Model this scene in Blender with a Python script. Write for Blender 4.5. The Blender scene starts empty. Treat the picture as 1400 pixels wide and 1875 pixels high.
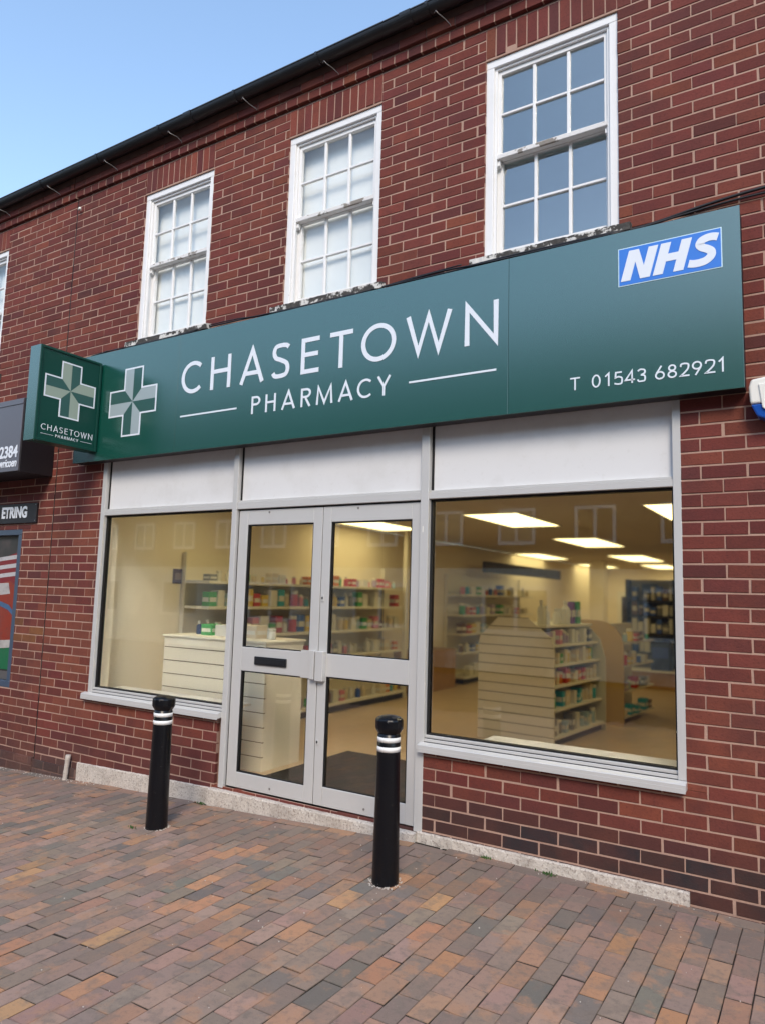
import bpy, bmesh, math, random
from mathutils import Vector, Matrix
random.seed(11)
R = math.radians
C = bpy.context.scene.collection
sc = bpy.context.scene

# ------------------------------------------------------------------ camera, sky, sun, exposure
CAM_POS = Vector((2.2701, -4.1687, 0.9706))
def rodrigues(w):
    w = Vector(w); t = w.length; k = w / t
    K = Matrix(((0, -k.z, k.y), (k.z, 0, -k.x), (-k.y, k.x, 0)))
    return Matrix.Identity(3) + K * math.sin(t) + (K @ K) * (1 - math.cos(t))
Rcv = rodrigues((-0.118565315, 0.555487828, -0.00401328213)) @ Matrix(((1, 0, 0), (0, 0, -1), (0, 1, 0)))
cam = bpy.data.cameras.new('camera'); camo = bpy.data.objects.new('camera', cam); C.objects.link(camo)
Mw = Matrix((Rcv[0], -Rcv[1], -Rcv[2])).transposed().to_4x4(); Mw.translation = CAM_POS
camo.matrix_world = Mw
cam.sensor_width = 36; cam.sensor_fit = 'AUTO'; cam.lens = 1319.7558 / 1875 * 36
cam.clip_start = 0.05; cam.clip_end = 500
sc.camera = camo

SUN_EL, SUN_AZ = R(40), R(150)          # azimuth measured from +Y (north) clockwise: behind the camera, a little to its right
w = bpy.data.worlds.new('World'); sc.world = w; w.use_nodes = True
nt = w.node_tree; bg = nt.nodes['Background']
sky = nt.nodes.new('ShaderNodeTexSky'); sky.sky_type = 'NISHITA'; sky.sun_disc = False
sky.sun_elevation = SUN_EL; sky.sun_rotation = SUN_AZ
sky.air_density = 1.35; sky.dust_density = 0.7; sky.ozone_density = 1.6
nt.links.new(sky.outputs[0], bg.inputs[0]); bg.inputs[1].default_value = 0.15
sun = bpy.data.lights.new('sun', 'SUN'); suno = bpy.data.objects.new('sun', sun); C.objects.link(suno)
sun.energy = 1.25; sun.angle = R(20); sun.color = (1.0, 0.87, 0.71)
sd = Vector((math.sin(SUN_AZ) * math.cos(SUN_EL), math.cos(SUN_AZ) * math.cos(SUN_EL), math.sin(SUN_EL)))
suno.rotation_euler = (-sd).to_track_quat('-Z', 'Y').to_euler(); suno.location = sd * 30
sc.view_settings.view_transform = 'Standard'; sc.view_settings.look = 'None'
sc.view_settings.gamma = 1; sc.view_settings.use_curve_mapping = False
sc.view_settings.exposure = 1.05
try:
    sc.cycles.use_denoising = True
    sc.cycles.max_bounces = 10; sc.cycles.transparent_max_bounces = 16
except Exception: pass

# ------------------------------------------------------------------ helpers
class MB:
    def __init__(s): s.bm = bmesh.new(); s.col = s.bm.loops.layers.float_color.new('Col')
    def face(s, pts, c=None):
        f = s.bm.faces.new([s.bm.verts.new(p) for p in pts])
        if c is not None:
            for l in f.loops: l[s.col] = (c[0], c[1], c[2], 1)
        return f
    def box(s, x0, x1, y0, y1, z0, z1, c=None, bev=0.0):
        vs = [s.bm.verts.new(p) for p in ((x0,y0,z0),(x1,y0,z0),(x1,y1,z0),(x0,y1,z0),(x0,y0,z1),(x1,y0,z1),(x1,y1,z1),(x0,y1,z1))]
        fs = [s.bm.faces.new([vs[i] for i in q]) for q in ((0,1,5,4),(1,2,6,5),(2,3,7,6),(3,0,4,7),(4,5,6,7),(3,2,1,0))]
        if c is not None:
            for f in fs:
                for l in f.loops: l[s.col] = (c[0], c[1], c[2], 1)
        if bev > 0:
            es = list({e for f in fs for e in f.edges})
            bmesh.ops.bevel(s.bm, geom=es, offset=bev, segments=1, affect='EDGES', profile=0.5)
        return s
    def prism(s, pts, axis, a, b, c=None):
        """extrude polygon (list of 2-tuples) along an axis between a and b"""
        def P(u, v, t):
            return {'y': (u, t, v), 'x': (t, u, v), 'z': (u, v, t)}[axis]
        va = [s.bm.verts.new(P(u, v, a)) for u, v in pts]; vb = [s.bm.verts.new(P(u, v, b)) for u, v in pts]
        fs = [s.bm.faces.new(va), s.bm.faces.new(vb[::-1])]
        n = len(pts)
        for i in range(n): fs.append(s.bm.faces.new((va[i], vb[i], vb[(i+1) % n], va[(i+1) % n])))
        if c is not None:
            for f in fs:
                for l in f.loops: l[s.col] = (c[0], c[1], c[2], 1)
        return s
    def tube(s, path, r, seg=8, caps=True):
        path = [Vector(p) for p in path]; rings = []
        rr = r if hasattr(r, '__len__') else [r] * len(path)
        prev = None
        for i, p in enumerate(path):
            d = (path[min(i+1, len(path)-1)] - path[max(i-1, 0)]).normalized()
            if prev is None:
                a = Vector((0, 0, 1)) if abs(d.z) < 0.9 else Vector((1, 0, 0)); n = d.cross(a).normalized()
            else: n = (prev - d * prev.dot(d)).normalized()
            prev = n; b = d.cross(n)
            rings.append([s.bm.verts.new(p + (n * math.cos(2*math.pi*k/seg) + b * math.sin(2*math.pi*k/seg)) * rr[i]) for k in range(seg)])
        for A, B in zip(rings, rings[1:]):
            for k in range(seg):
                f = s.bm.faces.new((A[k], A[(k+1) % seg], B[(k+1) % seg], B[k])); f.smooth = True
        if caps:
            s.bm.faces.new(rings[0][::-1]); s.bm.faces.new(rings[-1])
        return s
    def lathe(s, prof, cx=0, cy=0, seg=24, smooth=True):
        rings = [[s.bm.verts.new((cx + r * math.cos(2*math.pi*k/seg), cy + r * math.sin(2*math.pi*k/seg), z)) for k in range(seg)] for r, z in prof]
        for A, B in zip(rings, rings[1:]):
            for k in range(seg):
                f = s.bm.faces.new((A[k], A[(k+1) % seg], B[(k+1) % seg], B[k])); f.smooth = smooth
        s.bm.faces.new(rings[0][::-1]); s.bm.faces.new(rings[-1])
        return s
    def build(s, name, mat, parent=None, loc=None, recalc=True):
        if recalc: bmesh.ops.recalc_face_normals(s.bm, faces=s.bm.faces)
        me = bpy.data.meshes.new(name); s.bm.to_mesh(me); s.bm.free()
        for m in (mat if isinstance(mat, (list, tuple)) else [mat]): me.materials.append(m)
        o = bpy.data.objects.new(name, me); C.objects.link(o)
        if parent: o.parent = parent
        if loc: o.location = loc
        return o

def tag(o, label=None, cat=None, group=None, kind=None):
    if label: o['label'] = label
    if cat: o['category'] = cat
    if group: o['group'] = group
    if kind: o['kind'] = kind
    return o
def thing(name, label, cat, group=None, loc=(0, 0, 0)):
    o = bpy.data.objects.new(name, None); C.objects.link(o); o.location = loc
    return tag(o, label, cat, group)

# ------------------------------------------------------------------ materials
def mat(name, col, rough=0.6, spec=0.5, metal=0.0, noise=None, bump=None, ior=None, attr=False, sprk=None):
    m = bpy.data.materials.new(name); m.use_nodes = True
    n = m.node_tree.nodes; l = m.node_tree.links; p = n['Principled BSDF']
    p.inputs['Roughness'].default_value = rough; p.inputs['Metallic'].default_value = metal
    p.inputs['Specular IOR Level'].default_value = spec
    if ior: p.inputs['IOR'].default_value = ior
    tc = n.new('ShaderNodeTexCoord')
    if attr:
        a = n.new('ShaderNodeAttribute'); a.attribute_name = 'Col'; src = a.outputs['Color']
    else:
        c = n.new('ShaderNodeRGB'); c.outputs[0].default_value = (*col, 1); src = c.outputs[0]
    for (scale, amt, col2, lo, hi) in (noise or []):
        t = n.new('ShaderNodeTexNoise'); t.inputs['Scale'].default_value = scale; t.inputs['Detail'].default_value = 6; t.inputs['Roughness'].default_value = 0.62
        l.new(tc.outputs['Object'], t.inputs['Vector'])
        mr = n.new('ShaderNodeMapRange'); mr.inputs[1].default_value = lo; mr.inputs[2].default_value = hi; mr.inputs[4].default_value = amt
        l.new(t.outputs['Fac'], mr.inputs[0])
        mx = n.new('ShaderNodeMix'); mx.data_type = 'RGBA'; l.new(mr.outputs[0], mx.inputs[0]); l.new(src, mx.inputs[6])
        mx.inputs[7].default_value = (*col2, 1); src = mx.outputs[2]
    l.new(src, p.inputs['Base Color'])
    prevn = None
    for (scale, strength, dist) in (bump or []):
        t = n.new('ShaderNodeTexNoise'); t.inputs['Scale'].default_value = scale; t.inputs['Detail'].default_value = 5
        l.new(tc.outputs['Object'], t.inputs['Vector'])
        b = n.new('ShaderNodeBump'); b.inputs['Strength'].default_value = strength; b.inputs['Distance'].default_value = dist
        l.new(t.outputs['Fac'], b.inputs['Height'])
        if prevn: l.new(prevn, b.inputs['Normal'])
        prevn = b.outputs['Normal']
    if prevn: l.new(prevn, p.inputs['Normal'])
    return m

def emit(name, col, st):
    m = bpy.data.materials.new(name); m.use_nodes = True; n = m.node_tree.nodes; l = m.node_tree.links
    e = n.new('ShaderNodeEmission'); e.inputs[0].default_value = (*col, 1); e.inputs[1].default_value = st
    l.new(e.outputs[0], n['Material Output'].inputs[0]); return m

def glass(name, tint=(0.96, 0.98, 0.97), k=2.0, blur=0.0, wav=0.0):
    m = bpy.data.materials.new(name); m.use_nodes = True; n = m.node_tree.nodes; l = m.node_tree.links
    lw = n.new('ShaderNodeLayerWeight')             # Schlick: the same on both faces of the sheet
    pw = n.new('ShaderNodeMath'); pw.operation = 'POWER'; pw.inputs[1].default_value = 5; l.new(lw.outputs['Facing'], pw.inputs[0])
    ml = n.new('ShaderNodeMath'); ml.operation = 'MULTIPLY_ADD'; ml.inputs[1].default_value = 0.9; ml.inputs[2].default_value = 0.04 * k; ml.use_clamp = True
    l.new(pw.outputs[0], ml.inputs[0])
    if blur > 0:
        t = n.new('ShaderNodeBsdfRefraction'); t.inputs['IOR'].default_value = 1.03; t.inputs['Roughness'].default_value = blur
    else: t = n.new('ShaderNodeBsdfTransparent')
    t.inputs['Color'].default_value = (*tint, 1)
    g = n.new('ShaderNodeBsdfGlossy'); g.inputs['Roughness'].default_value = 0.012
    if wav > 0:
        tc = n.new('ShaderNodeTexCoord'); no = n.new('ShaderNodeTexNoise'); no.inputs['Scale'].default_value = 1.3; no.inputs['Detail'].default_value = 1
        b = n.new('ShaderNodeBump'); b.inputs['Strength'].default_value = wav; b.inputs['Distance'].default_value = 0.02
        l.new(tc.outputs['Object'], no.inputs['Vector']); l.new(no.outputs['Fac'], b.inputs['Height']); l.new(b.outputs['Normal'], g.inputs['Normal'])
    mx = n.new('ShaderNodeMixShader'); l.new(ml.outputs[0], mx.inputs[0]); l.new(t.outputs[0], mx.inputs[1]); l.new(g.outputs[0], mx.inputs[2])
    l.new(mx.outputs[0], n['Material Output'].inputs[0]); return m

M = {}
M['brick'] = mat('brick', (0, 0, 0), 0.85, 0.25, attr=True, noise=[(0.9, 0.45, (0.245, 0.072, 0.042), 0.52, 0.72), (1.7, 0.5, (0.075, 0.030, 0.028), 0.52, 0.70), (0.55, 0.45, (0.085, 0.034, 0.030), 0.5, 0.66), (9, 0.4, (0.06, 0.022, 0.022), 0.45, 0.8), (70, 0.5, (0.055, 0.018, 0.015), 0.52, 0.72), (140, 0.5, (0.30, 0.10, 0.075), 0.64, 0.8), (17, 0.7, (0.42, 0.33, 0.29), 0.755, 0.775)], bump=[(90, 0.45, 0.004), (300, 0.3, 0.0015)])
M['mortar'] = mat('mortar', (0.43, 0.275, 0.215), 0.95, 0.1, noise=[(2.2, 0.6, (0.27, 0.17, 0.135), 0.47, 0.7), (60, 0.5, (0.46, 0.32, 0.25), 0.5, 0.75)], bump=[(120, 0.6, 0.003)])
M['dark_mortar'] = mat('dark_mortar', (0.20, 0.12, 0.10), 0.95, 0.1, noise=[(8, 0.6, (0.09, 0.06, 0.05), 0.4, 0.7)], bump=[(120, 0.6, 0.003)])
M['paver'] = mat('paver', (0, 0, 0), 0.82, 0.3, attr=True, noise=[(8.5, 0.55, (0.205, 0.160, 0.130), 0.49, 0.60), (13, 0.75, (0.05, 0.042, 0.036), 0.715, 0.735), (6.5, 0.58, (0.42, 0.225, 0.13), 0.54, 0.64), (34, 0.35, (0.125, 0.098, 0.085), 0.5, 0.72), (170, 0.5, (0.075, 0.06, 0.052), 0.58, 0.74), (120, 0.5, (0.38, 0.29, 0.24), 0.60, 0.76)], bump=[(60, 0.4, 0.004), (250, 0.35, 0.0015)])
M['joint'] = mat('joint', (0.032, 0.026, 0.022), 0.95, 0.1, noise=[(7, 0.6, (0.10, 0.085, 0.07), 0.5, 0.7), (3, 0.5, (0.05, 0.055, 0.028), 0.56, 0.7)], bump=[(200, 0.6, 0.004)])
M['alu'] = mat('brushed_aluminium', (0.585, 0.575, 0.56), 0.38, 0.5, metal=0.2, noise=[(4, 0.25, (0.48, 0.475, 0.46), 0.45, 0.75), (45, 0.2, (0.42, 0.41, 0.39), 0.6, 0.8)], bump=[(400, 0.08, 0.0005)])
M['gasket'] = mat('black_rubber', (0.012, 0.012, 0.013), 0.6, 0.3)
M['panel'] = mat('white_panel', (0.71, 0.71, 0.715), 0.3, 0.5, noise=[(2.6, 0.5, (0.58, 0.575, 0.56), 0.5, 0.68), (0.9, 0.3, (0.62, 0.61, 0.60), 0.48, 0.6), (22, 0.25, (0.5, 0.49, 0.46), 0.58, 0.75)])
M['white_paint'] = mat('old_white_paint', (0.80, 0.79, 0.78), 0.42, 0.5, noise=[(5, 0.3, (0.66, 0.64, 0.61), 0.5, 0.75), (34, 0.8, (0.26, 0.23, 0.20), 0.69, 0.76)], bump=[(30, 0.35, 0.002)])
M['flaky'] = mat('flaking_sill_paint', (0.060, 0.056, 0.052), 0.85, 0.2, noise=[(40, 0.6, (0.13, 0.12, 0.11), 0.5, 0.7), (9, 0.95, (0.66, 0.64, 0.60), 0.49, 0.53), (70, 0.6, (0.09, 0.08, 0.075), 0.60, 0.66)], bump=[(9, 0.6, 0.008), (80, 0.5, 0.004)])
M['peeled'] = mat('peeling_rail_paint', (0.72, 0.70, 0.68), 0.6, 0.3, noise=[(9, 0.95, (0.22, 0.19, 0.16), 0.52, 0.56), (60, 0.4, (0.4, 0.37, 0.33), 0.55, 0.75)], bump=[(12, 0.8, 0.006)])
M['glass'] = glass('shop_glass', (0.985, 0.99, 0.975), 2.2, 0.22)
M['sash_glass'] = glass('sash_glass', (0.96, 0.98, 0.98), 4.2, 0.0, 0.05)
M['blind_glass'] = glass('blind_glass', (0.98, 0.985, 0.985), 1.6, 0.0, 0.05)
M['green'] = mat('green_sign', (0.003, 0.068, 0.048), 0.23, 0.5, ior=2.25, noise=[(0.8, 0.25, (0.006, 0.075, 0.058), 0.45, 0.7)])
M['green_box'] = mat('green_box', (0.004, 0.050, 0.037), 0.28, 0.5, ior=1.4)
M['green_edge'] = mat('green_edge', (0.02, 0.09, 0.075), 0.24, 0.5, ior=2.35)
M['letter'] = mat('letter_white', (0.74, 0.78, 0.84), 0.35, 0.5)
M['cross_dark'] = mat('cross_dark_green', (0.03, 0.095, 0.085), 0.35, 0.5)
M['cross_light'] = mat('cross_silver', (0.33, 0.40, 0.42), 0.3, 0.5)
M['cross_light2'] = mat('cross_silver_box', (0.30, 0.36, 0.30), 0.35, 0.5)
M['nhs_blue'] = mat('badge_blue', (0.035, 0.19, 0.66), 0.35, 0.5)
M['badge_edge'] = mat('badge_edge', (0.60, 0.78, 0.86), 0.35, 0.5)
M['black_paint'] = mat('black_gloss_paint', (0.0035, 0.004, 0.006), 0.27, 0.32, noise=[(7, 0.3, (0.010, 0.010, 0.011), 0.5, 0.75), (45, 0.8, (0.16, 0.155, 0.15), 0.685, 0.72)], bump=[(60, 0.12, 0.001)])
M['white_band'] = mat('white_band', (0.80, 0.80, 0.79), 0.4, 0.5, noise=[(40, 0.5, (0.45, 0.44, 0.42), 0.64, 0.75)])
M['black_plastic'] = mat('black_plastic', (0.010, 0.010, 0.012), 0.45, 0.5, noise=[(9, 0.4, (0.025, 0.024, 0.024), 0.5, 0.75)])
M['stone'] = mat('terrazzo_stone', (0.55, 0.49, 0.43), 0.85, 0.3, noise=[(75, 0.75, (0.26, 0.21, 0.18), 0.54, 0.60), (60, 0.6, (0.74, 0.70, 0.63), 0.57, 0.62), (5, 0.55, (0.26, 0.215, 0.18), 0.50, 0.68)], bump=[(75, 0.9, 0.006), (14, 0.4, 0.008)])
M['grey_sign'] = mat('slate_sign', (0.115, 0.115, 0.14), 0.35, 0.5)
M['grey_side'] = mat('dark_sign_side', (0.012, 0.010, 0.014), 0.5, 0.5)
M['blue_frame'] = mat('blue_frame', (0.05, 0.075, 0.12), 0.4, 0.5)
M['tile'] = mat('roof_tile', (0.09, 0.06, 0.05), 0.9, 0.2, noise=[(6, 0.5, (0.05, 0.04, 0.035), 0.45, 0.7)])
M['cream_wall'] = mat('cream_wall', (0.84, 0.77, 0.64), 0.8, 0.2, noise=[(1.5, 0.2, (0.78, 0.71, 0.57), 0.45, 0.7)])
M['ceiling'] = mat('ceiling_tile', (0.56, 0.50, 0.42), 0.9, 0.2)
M['laminate'] = mat('laminate_floor', (0.62, 0.47, 0.31), 0.30, 0.5, noise=[(3, 0.4, (0.45, 0.32, 0.20), 0.45, 0.7)])
M['slat'] = mat('slatwall_board', (0.84, 0.78, 0.64), 0.55, 0.4)
M['groove'] = mat('slat_groove', (0.22, 0.18, 0.12), 0.7, 0.2)
M['shelf'] = mat('shelf_metal', (0.76, 0.73, 0.65), 0.45, 0.5)
M['kick'] = mat('dark_plinth', (0.02, 0.02, 0.024), 0.6, 0.4)
M['mat'] = mat('entrance_matting', (0.055, 0.052, 0.05), 0.95, 0.1, noise=[(30, 0.5, (0.09, 0.085, 0.08), 0.5, 0.7)], bump=[(200, 0.5, 0.003)])
M['wood'] = mat('wood_counter', (0.40, 0.23, 0.10), 0.5, 0.4, noise=[(4, 0.4, (0.30, 0.17, 0.07), 0.45, 0.7)])
M['orange_board'] = mat('oak_end_panel', (0.52, 0.36, 0.15), 0.5, 0.4)
M['dark'] = mat('dark_fitting', (0.03, 0.027, 0.03), 0.6, 0.3)
M['light_diffuser'] = emit('light_diffuser', (1.0, 0.80, 0.36), 2.0)
M['white_plastic'] = mat('white_plastic', (0.78, 0.76, 0.70), 0.4, 0.5)
M['blue_lens'] = mat('blue_lens', (0.01, 0.075, 0.36), 0.2, 0.5)
M['blind'] = mat('white_blind', (0.88, 0.90, 0.88), 0.8, 0.2, noise=[(1.4, 0.3, (0.62, 0.68, 0.69), 0.45, 0.7)])
M['room'] = mat('room_wall', (0.60, 0.68, 0.70), 0.9, 0.1)
M['room_ceiling'] = mat('room_ceiling', (0.60, 0.78, 0.76), 0.9, 0.1)
M['steel'] = mat('galvanised_wire', (0.27, 0.25, 0.24), 0.4, 0.5, metal=0.5)
M['leaf'] = mat('leaf', (0.05, 0.11, 0.03), 0.6, 0.3)
M['asphalt'] = mat('asphalt', (0.05, 0.05, 0.052), 0.9, 0.2, noise=[(60, 0.4, (0.08, 0.08, 0.08), 0.5, 0.7)])
M['grit'] = mat('grit', (0.55, 0.50, 0.45), 0.9, 0.2)
M['pipe'] = mat('weathered_pipe', (0.48, 0.43, 0.38), 0.8, 0.2, noise=[(30, 0.7, (0.25, 0.20, 0.17), 0.5, 0.7)], bump=[(60, 0.6, 0.004)])

# ------------------------------------------------------------------ ground
def gz(x, y):
    z = -0.557 + (0.046 * x if x < 0 else -0.008 * x)
    return z + 0.022 * max(y, -1.5)

PAV = [((0.262, 0.192, 0.152), 46), ((0.325, 0.212, 0.165), 30), ((0.35, 0.205, 0.138), 15), ((0.42, 0.22, 0.125), 7), ((0.185, 0.160, 0.136), 10), ((0.45, 0.26, 0.135), 2)]
def pick(pal, lo=0.86, hi=1.14):
    t = random.uniform(0, sum(k for _, k in pal))
    for c, k in pal:
        t -= k
        if t <= 0: break
    f = random.uniform(lo, hi)
    return tuple(v * f * random.uniform(0.96, 1.04) for v in c)

def add_paver(mb, x0, x1, y0, y1, g=0.0013):
    x0 += g; x1 -= g; y0 += g * 1.35; y1 -= g * 1.35
    b = 0.0028
    dz = random.gauss(0, 0.0011); tx = random.gauss(0, 0.006); ty = random.gauss(0, 0.005)
    cx, cy = (x0 + x1) / 2, (y0 + y1) / 2
    j = lambda: random.gauss(0, 0.0009)
    H = lambda x, y: gz(x, y) + dz + tx * (x - cx) + ty * (y - cy)
    o = [(x0 + j(), y0 + j()), (x1 + j(), y0 + j()), (x1 + j(), y1 + j()), (x0 + j(), y1 + j())]
    i = [(x0 + b + j(), y0 + b + j()), (x1 - b + j(), y0 + b + j()), (x1 - b + j(), y1 - b + j()), (x0 + b + j(), y1 - b + j())]
    c = pick(PAV)
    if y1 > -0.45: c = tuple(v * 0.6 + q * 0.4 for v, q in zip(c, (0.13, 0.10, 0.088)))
    T = [(x, y, H(x, y)) for x, y in i]; E = [(x, y, H(x, y) - b * 0.8) for x, y in o]; B = [(x, y, H(x, y) - 0.02) for x, y in o]
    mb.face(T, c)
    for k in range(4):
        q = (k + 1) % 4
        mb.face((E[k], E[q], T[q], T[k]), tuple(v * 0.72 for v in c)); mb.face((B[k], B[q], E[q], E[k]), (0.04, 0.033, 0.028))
mb = MB()
x = -9.0
while x < 4.6:                                     # one course laid along the wall
    L = 0.2145
    y_w = -0.052 if -1.80 < x < 0.02 else -0.012
    if x + L > -1.80 and x < -1.80: y_w = -0.052
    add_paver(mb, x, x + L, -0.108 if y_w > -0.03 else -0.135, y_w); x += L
k = 0; x = -9.0
while x < 4.6:
    off = (0.101 if k % 2 else 0.0) + random.uniform(-0.012, 0.012)
    top = -0.108 if not (-1.80 < x < 0.1) else -0.135
    y = top
    first = True
    while y > -5.4:
        L = 0.2015 + random.uniform(-0.002, 0.002)
        if first: L = 0.2015 - off if off > 0.05 else L
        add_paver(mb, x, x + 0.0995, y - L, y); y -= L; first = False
    x += 0.0995; k += 1
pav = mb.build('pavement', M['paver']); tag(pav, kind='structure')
# dark joint bed under the pavers
mb = MB()
xs = [-9.0 + 0.5 * i for i in range(29)]; ys = [-5.4, -3.5, -1.5, -0.8, 0.02]
for a, b in zip(xs, xs[1:]):
    for c_, d in zip(ys, ys[1:]):
        mb.face([(a, c_, gz(a, c_) - 0.0085), (b, c_, gz(b, c_) - 0.0085), (b, d, gz(b, d) - 0.0085), (a, d, gz(a, d) - 0.0085)])
bed = mb.build('pavement_bed', M['joint']); tag(bed, kind='structure')
mb = MB()
mb.face([(-150, -150, -1.15), (150, -150, -1.15), (150, 60, -1.15), (-150, 60, -1.15)])
tag(mb.build('road', M['asphalt']), kind='structure')

# ------------------------------------------------------------------ brick walls
CH = 0.07602                     # course height
BR = [((0.160, 0.040, 0.031), 56), ((0.142, 0.035, 0.030), 38), ((0.180, 0.047, 0.032), 26), ((0.118, 0.032, 0.029), 7), ((0.195, 0.054, 0.033), 6), ((0.098, 0.031, 0.029), 2)]
def add_brick(mb, x0, x1, z0, z1, y=0.0, c=None, back=0.03):
    if x1 - x0 < 0.012 or z1 - z0 < 0.012: return
    b = 0.0022; yf = y + random.gauss(0, 0.0009)
    j = lambda: random.gauss(0, 0.0008)
    o = [(x0 + j(), z0 + j()), (x1 + j(), z0 + j()), (x1 + j(), z1 + j()), (x0 + j(), z1 + j())]
    s = [(1, 1), (-1, 1), (-1, -1), (1, -1)]
    i = [(p[0] + b * q[0] + j() * 0.5, p[1] + b * q[1] + j() * 0.5) for p, q in zip(o, s)]
    if c is None: c = pick(BR, 0.82, 1.12)
    tl = random.gauss(0, 0.006); cz = (z0 + z1) / 2
    F = [(p[0], yf + tl * (p[1] - cz), p[1]) for p in i]; E = [(p[0], yf + b * 0.8, p[1]) for p in o]; B = [(p[0], y + back, p[1]) for p in o]
    mb.face(F, c)
    for k in range(4):
        q = (k + 1) % 4
        mb.face((E[k], E[q], F[q], F[k]), tuple(v * 0.92 for v in c)); mb.face((B[k], B[q], E[q], E[k]), c)

def subtract(rect, holes):
    out = [rect]
    for (a0, a1, b0, b1) in holes:
        nx = []
        for (x0, x1, z0, z1) in out:
            if a1 <= x0 or a0 >= x1 or b1 <= z0 or b0 >= z1: nx.append((x0, x1, z0, z1)); continue
            if b0 > z0: nx.append((x0, x1, z0, b0))
            if b1 < z1: nx.append((x0, x1, b1, z1))
            zz0, zz1 = max(z0, b0), min(z1, b1)
            if a0 > x0: nx.append((x0, a0, zz0, zz1))
            if a1 < x1: nx.append((a1, x1, zz0, zz1))
        out = nx
    return out

def wall_colour(x, z):
    c = pick(BR, 0.82, 1.12)
    base = gz(x, 0)
    h = z - base
    if x > -0.2 and z < -0.22:                     # dark damp bricks along the foot of the wall
        k = min(1, 0.18 + max(0, (-0.22 - z) / 0.19)) * random.uniform(0.85, 1.0)
        d = random.choice([(0.036, 0.026, 0.025), (0.044, 0.028, 0.026), (0.027, 0.026, 0.029), (0.048, 0.028, 0.025)])
        c = tuple(a * (1 - k) + b * k for a, b in zip(c, d))
    if x < -3.3 and h < 0.36:
        k = min(1, (0.36 - h) / 0.25) * random.uniform(0.6, 0.95)
        d = random.choice([(0.085, 0.055, 0.048), (0.10, 0.060, 0.050), (0.075, 0.050, 0.046)])
        c = tuple(a * (1 - k) + b * k for a, b in zip(c, d))
    if -1.8 > x > -3.4 and z < -0.25:
        k = 0.45 * min(1, (-0.25 - z) / 0.2); c = tuple(a * (1 - k) + b * k for a, b in zip(c, (0.08, 0.036, 0.034)))
    if x < -3.2 and -0.3 < z < 1.45 and random.random() < 0.55:   # warmer batch of bricks to the left
        c = tuple(a * 0.4 + b * 0.6 for a, b in zip(c, (0.215, 0.068, 0.040)))
    if x < -4.15 and 0.25 < z < 0.75 and random.random() < 0.35: c = (0.20, 0.085, 0.033)
    return c

def brick_wall(name, xa, xb, za, zb, holes, parent, soldiers=(), skip=()):
    mb = MB()
    allh = list(holes) + list(soldiers) + list(skip)
    r0, r1 = math.floor(za / CH) - 1, math.ceil(zb / CH) + 1
    for r in range(r0, r1):
        zc = r * CH; odd = (r % 2 != 0)
        z0, z1 = max(zc - 0.0328, za), min(zc + 0.0328, zb)
        if z1 - z0 < 0.012: continue
        k0 = math.floor(xa / 0.225) - 2
        x = k0 * 0.225 + (0 if odd else 0.1125)
        while x < xb:
            jx = random.gauss(0, 0.0022)
            rect = (max(x + 0.0048 + jx, xa), min(x + 0.225 - 0.0048 + jx, xb), z0, z1)
            if rect[1] - rect[0] > 0.014:
                for (a, b, c_, d) in subtract(rect, allh):
                    add_brick(mb, a, b, c_, d, 0.0, wall_colour((a + b) / 2, zc))
            x += 0.225
    for (a, b, c_, d) in soldiers:
        n = round((b - a) / 0.0745); wd = (b - a) / n
        for i in range(n):
            add_brick(mb, a + i * wd + 0.0045, a + (i + 1) * wd - 0.0045, c_ + 0.006, d - 0.006, 0.0, pick(BR, 0.95, 1.2))
    o = mb.build(name, M['brick'], parent)
    # mortar bed with the openings cut out of it
    mm = MB()
    X = sorted({xa, xb, *[v for h in holes for v in h[:2] if xa < v < xb]}); Z = sorted({za, zb, *[v for h in holes for v in h[2:] if za < v < zb]})
    inside = lambda x, z: not (xa < x < xb and za < z < zb) or any(h[0] < x < h[1] and h[2] < z < h[3] for h in holes)
    yf, yb = 0.0035, 0.11
    for i in range(len(X) - 1):
        for j in range(len(Z) - 1):
            cx, cz = (X[i] + X[i+1]) / 2, (Z[j] + Z[j+1]) / 2
            if inside(cx, cz): continue
            mm.face([(X[i], yf, Z[j]), (X[i+1], yf, Z[j]), (X[i+1], yf, Z[j+1]), (X[i], yf, Z[j+1])])
            e = 1e-3
            if inside(X[i] - e, cz): mm.face([(X[i], yf, Z[j]), (X[i], yf, Z[j+1]), (X[i], yb, Z[j+1]), (X[i], yb, Z[j])])
            if inside(X[i+1] + e, cz): mm.face([(X[i+1], yf, Z[j]), (X[i+1], yb, Z[j]), (X[i+1], yb, Z[j+1]), (X[i+1], yf, Z[j+1])])
            if inside(cx, Z[j] - e): mm.face([(X[i], yf, Z[j]), (X[i], yb, Z[j]), (X[i+1], yb, Z[j]), (X[i+1], yf, Z[j])])
            if inside(cx, Z[j+1] + e): mm.face([(X[i], yf, Z[j+1]), (X[i+1], yf, Z[j+1]), (X[i+1], yb, Z[j+1]), (X[i], yb, Z[j+1])])
    mm.build('mortar', M['mortar'], o, recalc=False)
    return o

bld = thing('brick_building', 'two storey red brick shop building with white sash windows, aluminium shopfront and double doors', 'building')
nbr = thing('brick_building', 'neighbouring red brick shop building left of the dark vertical joint, cut by the picture edge', 'building')

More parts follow.
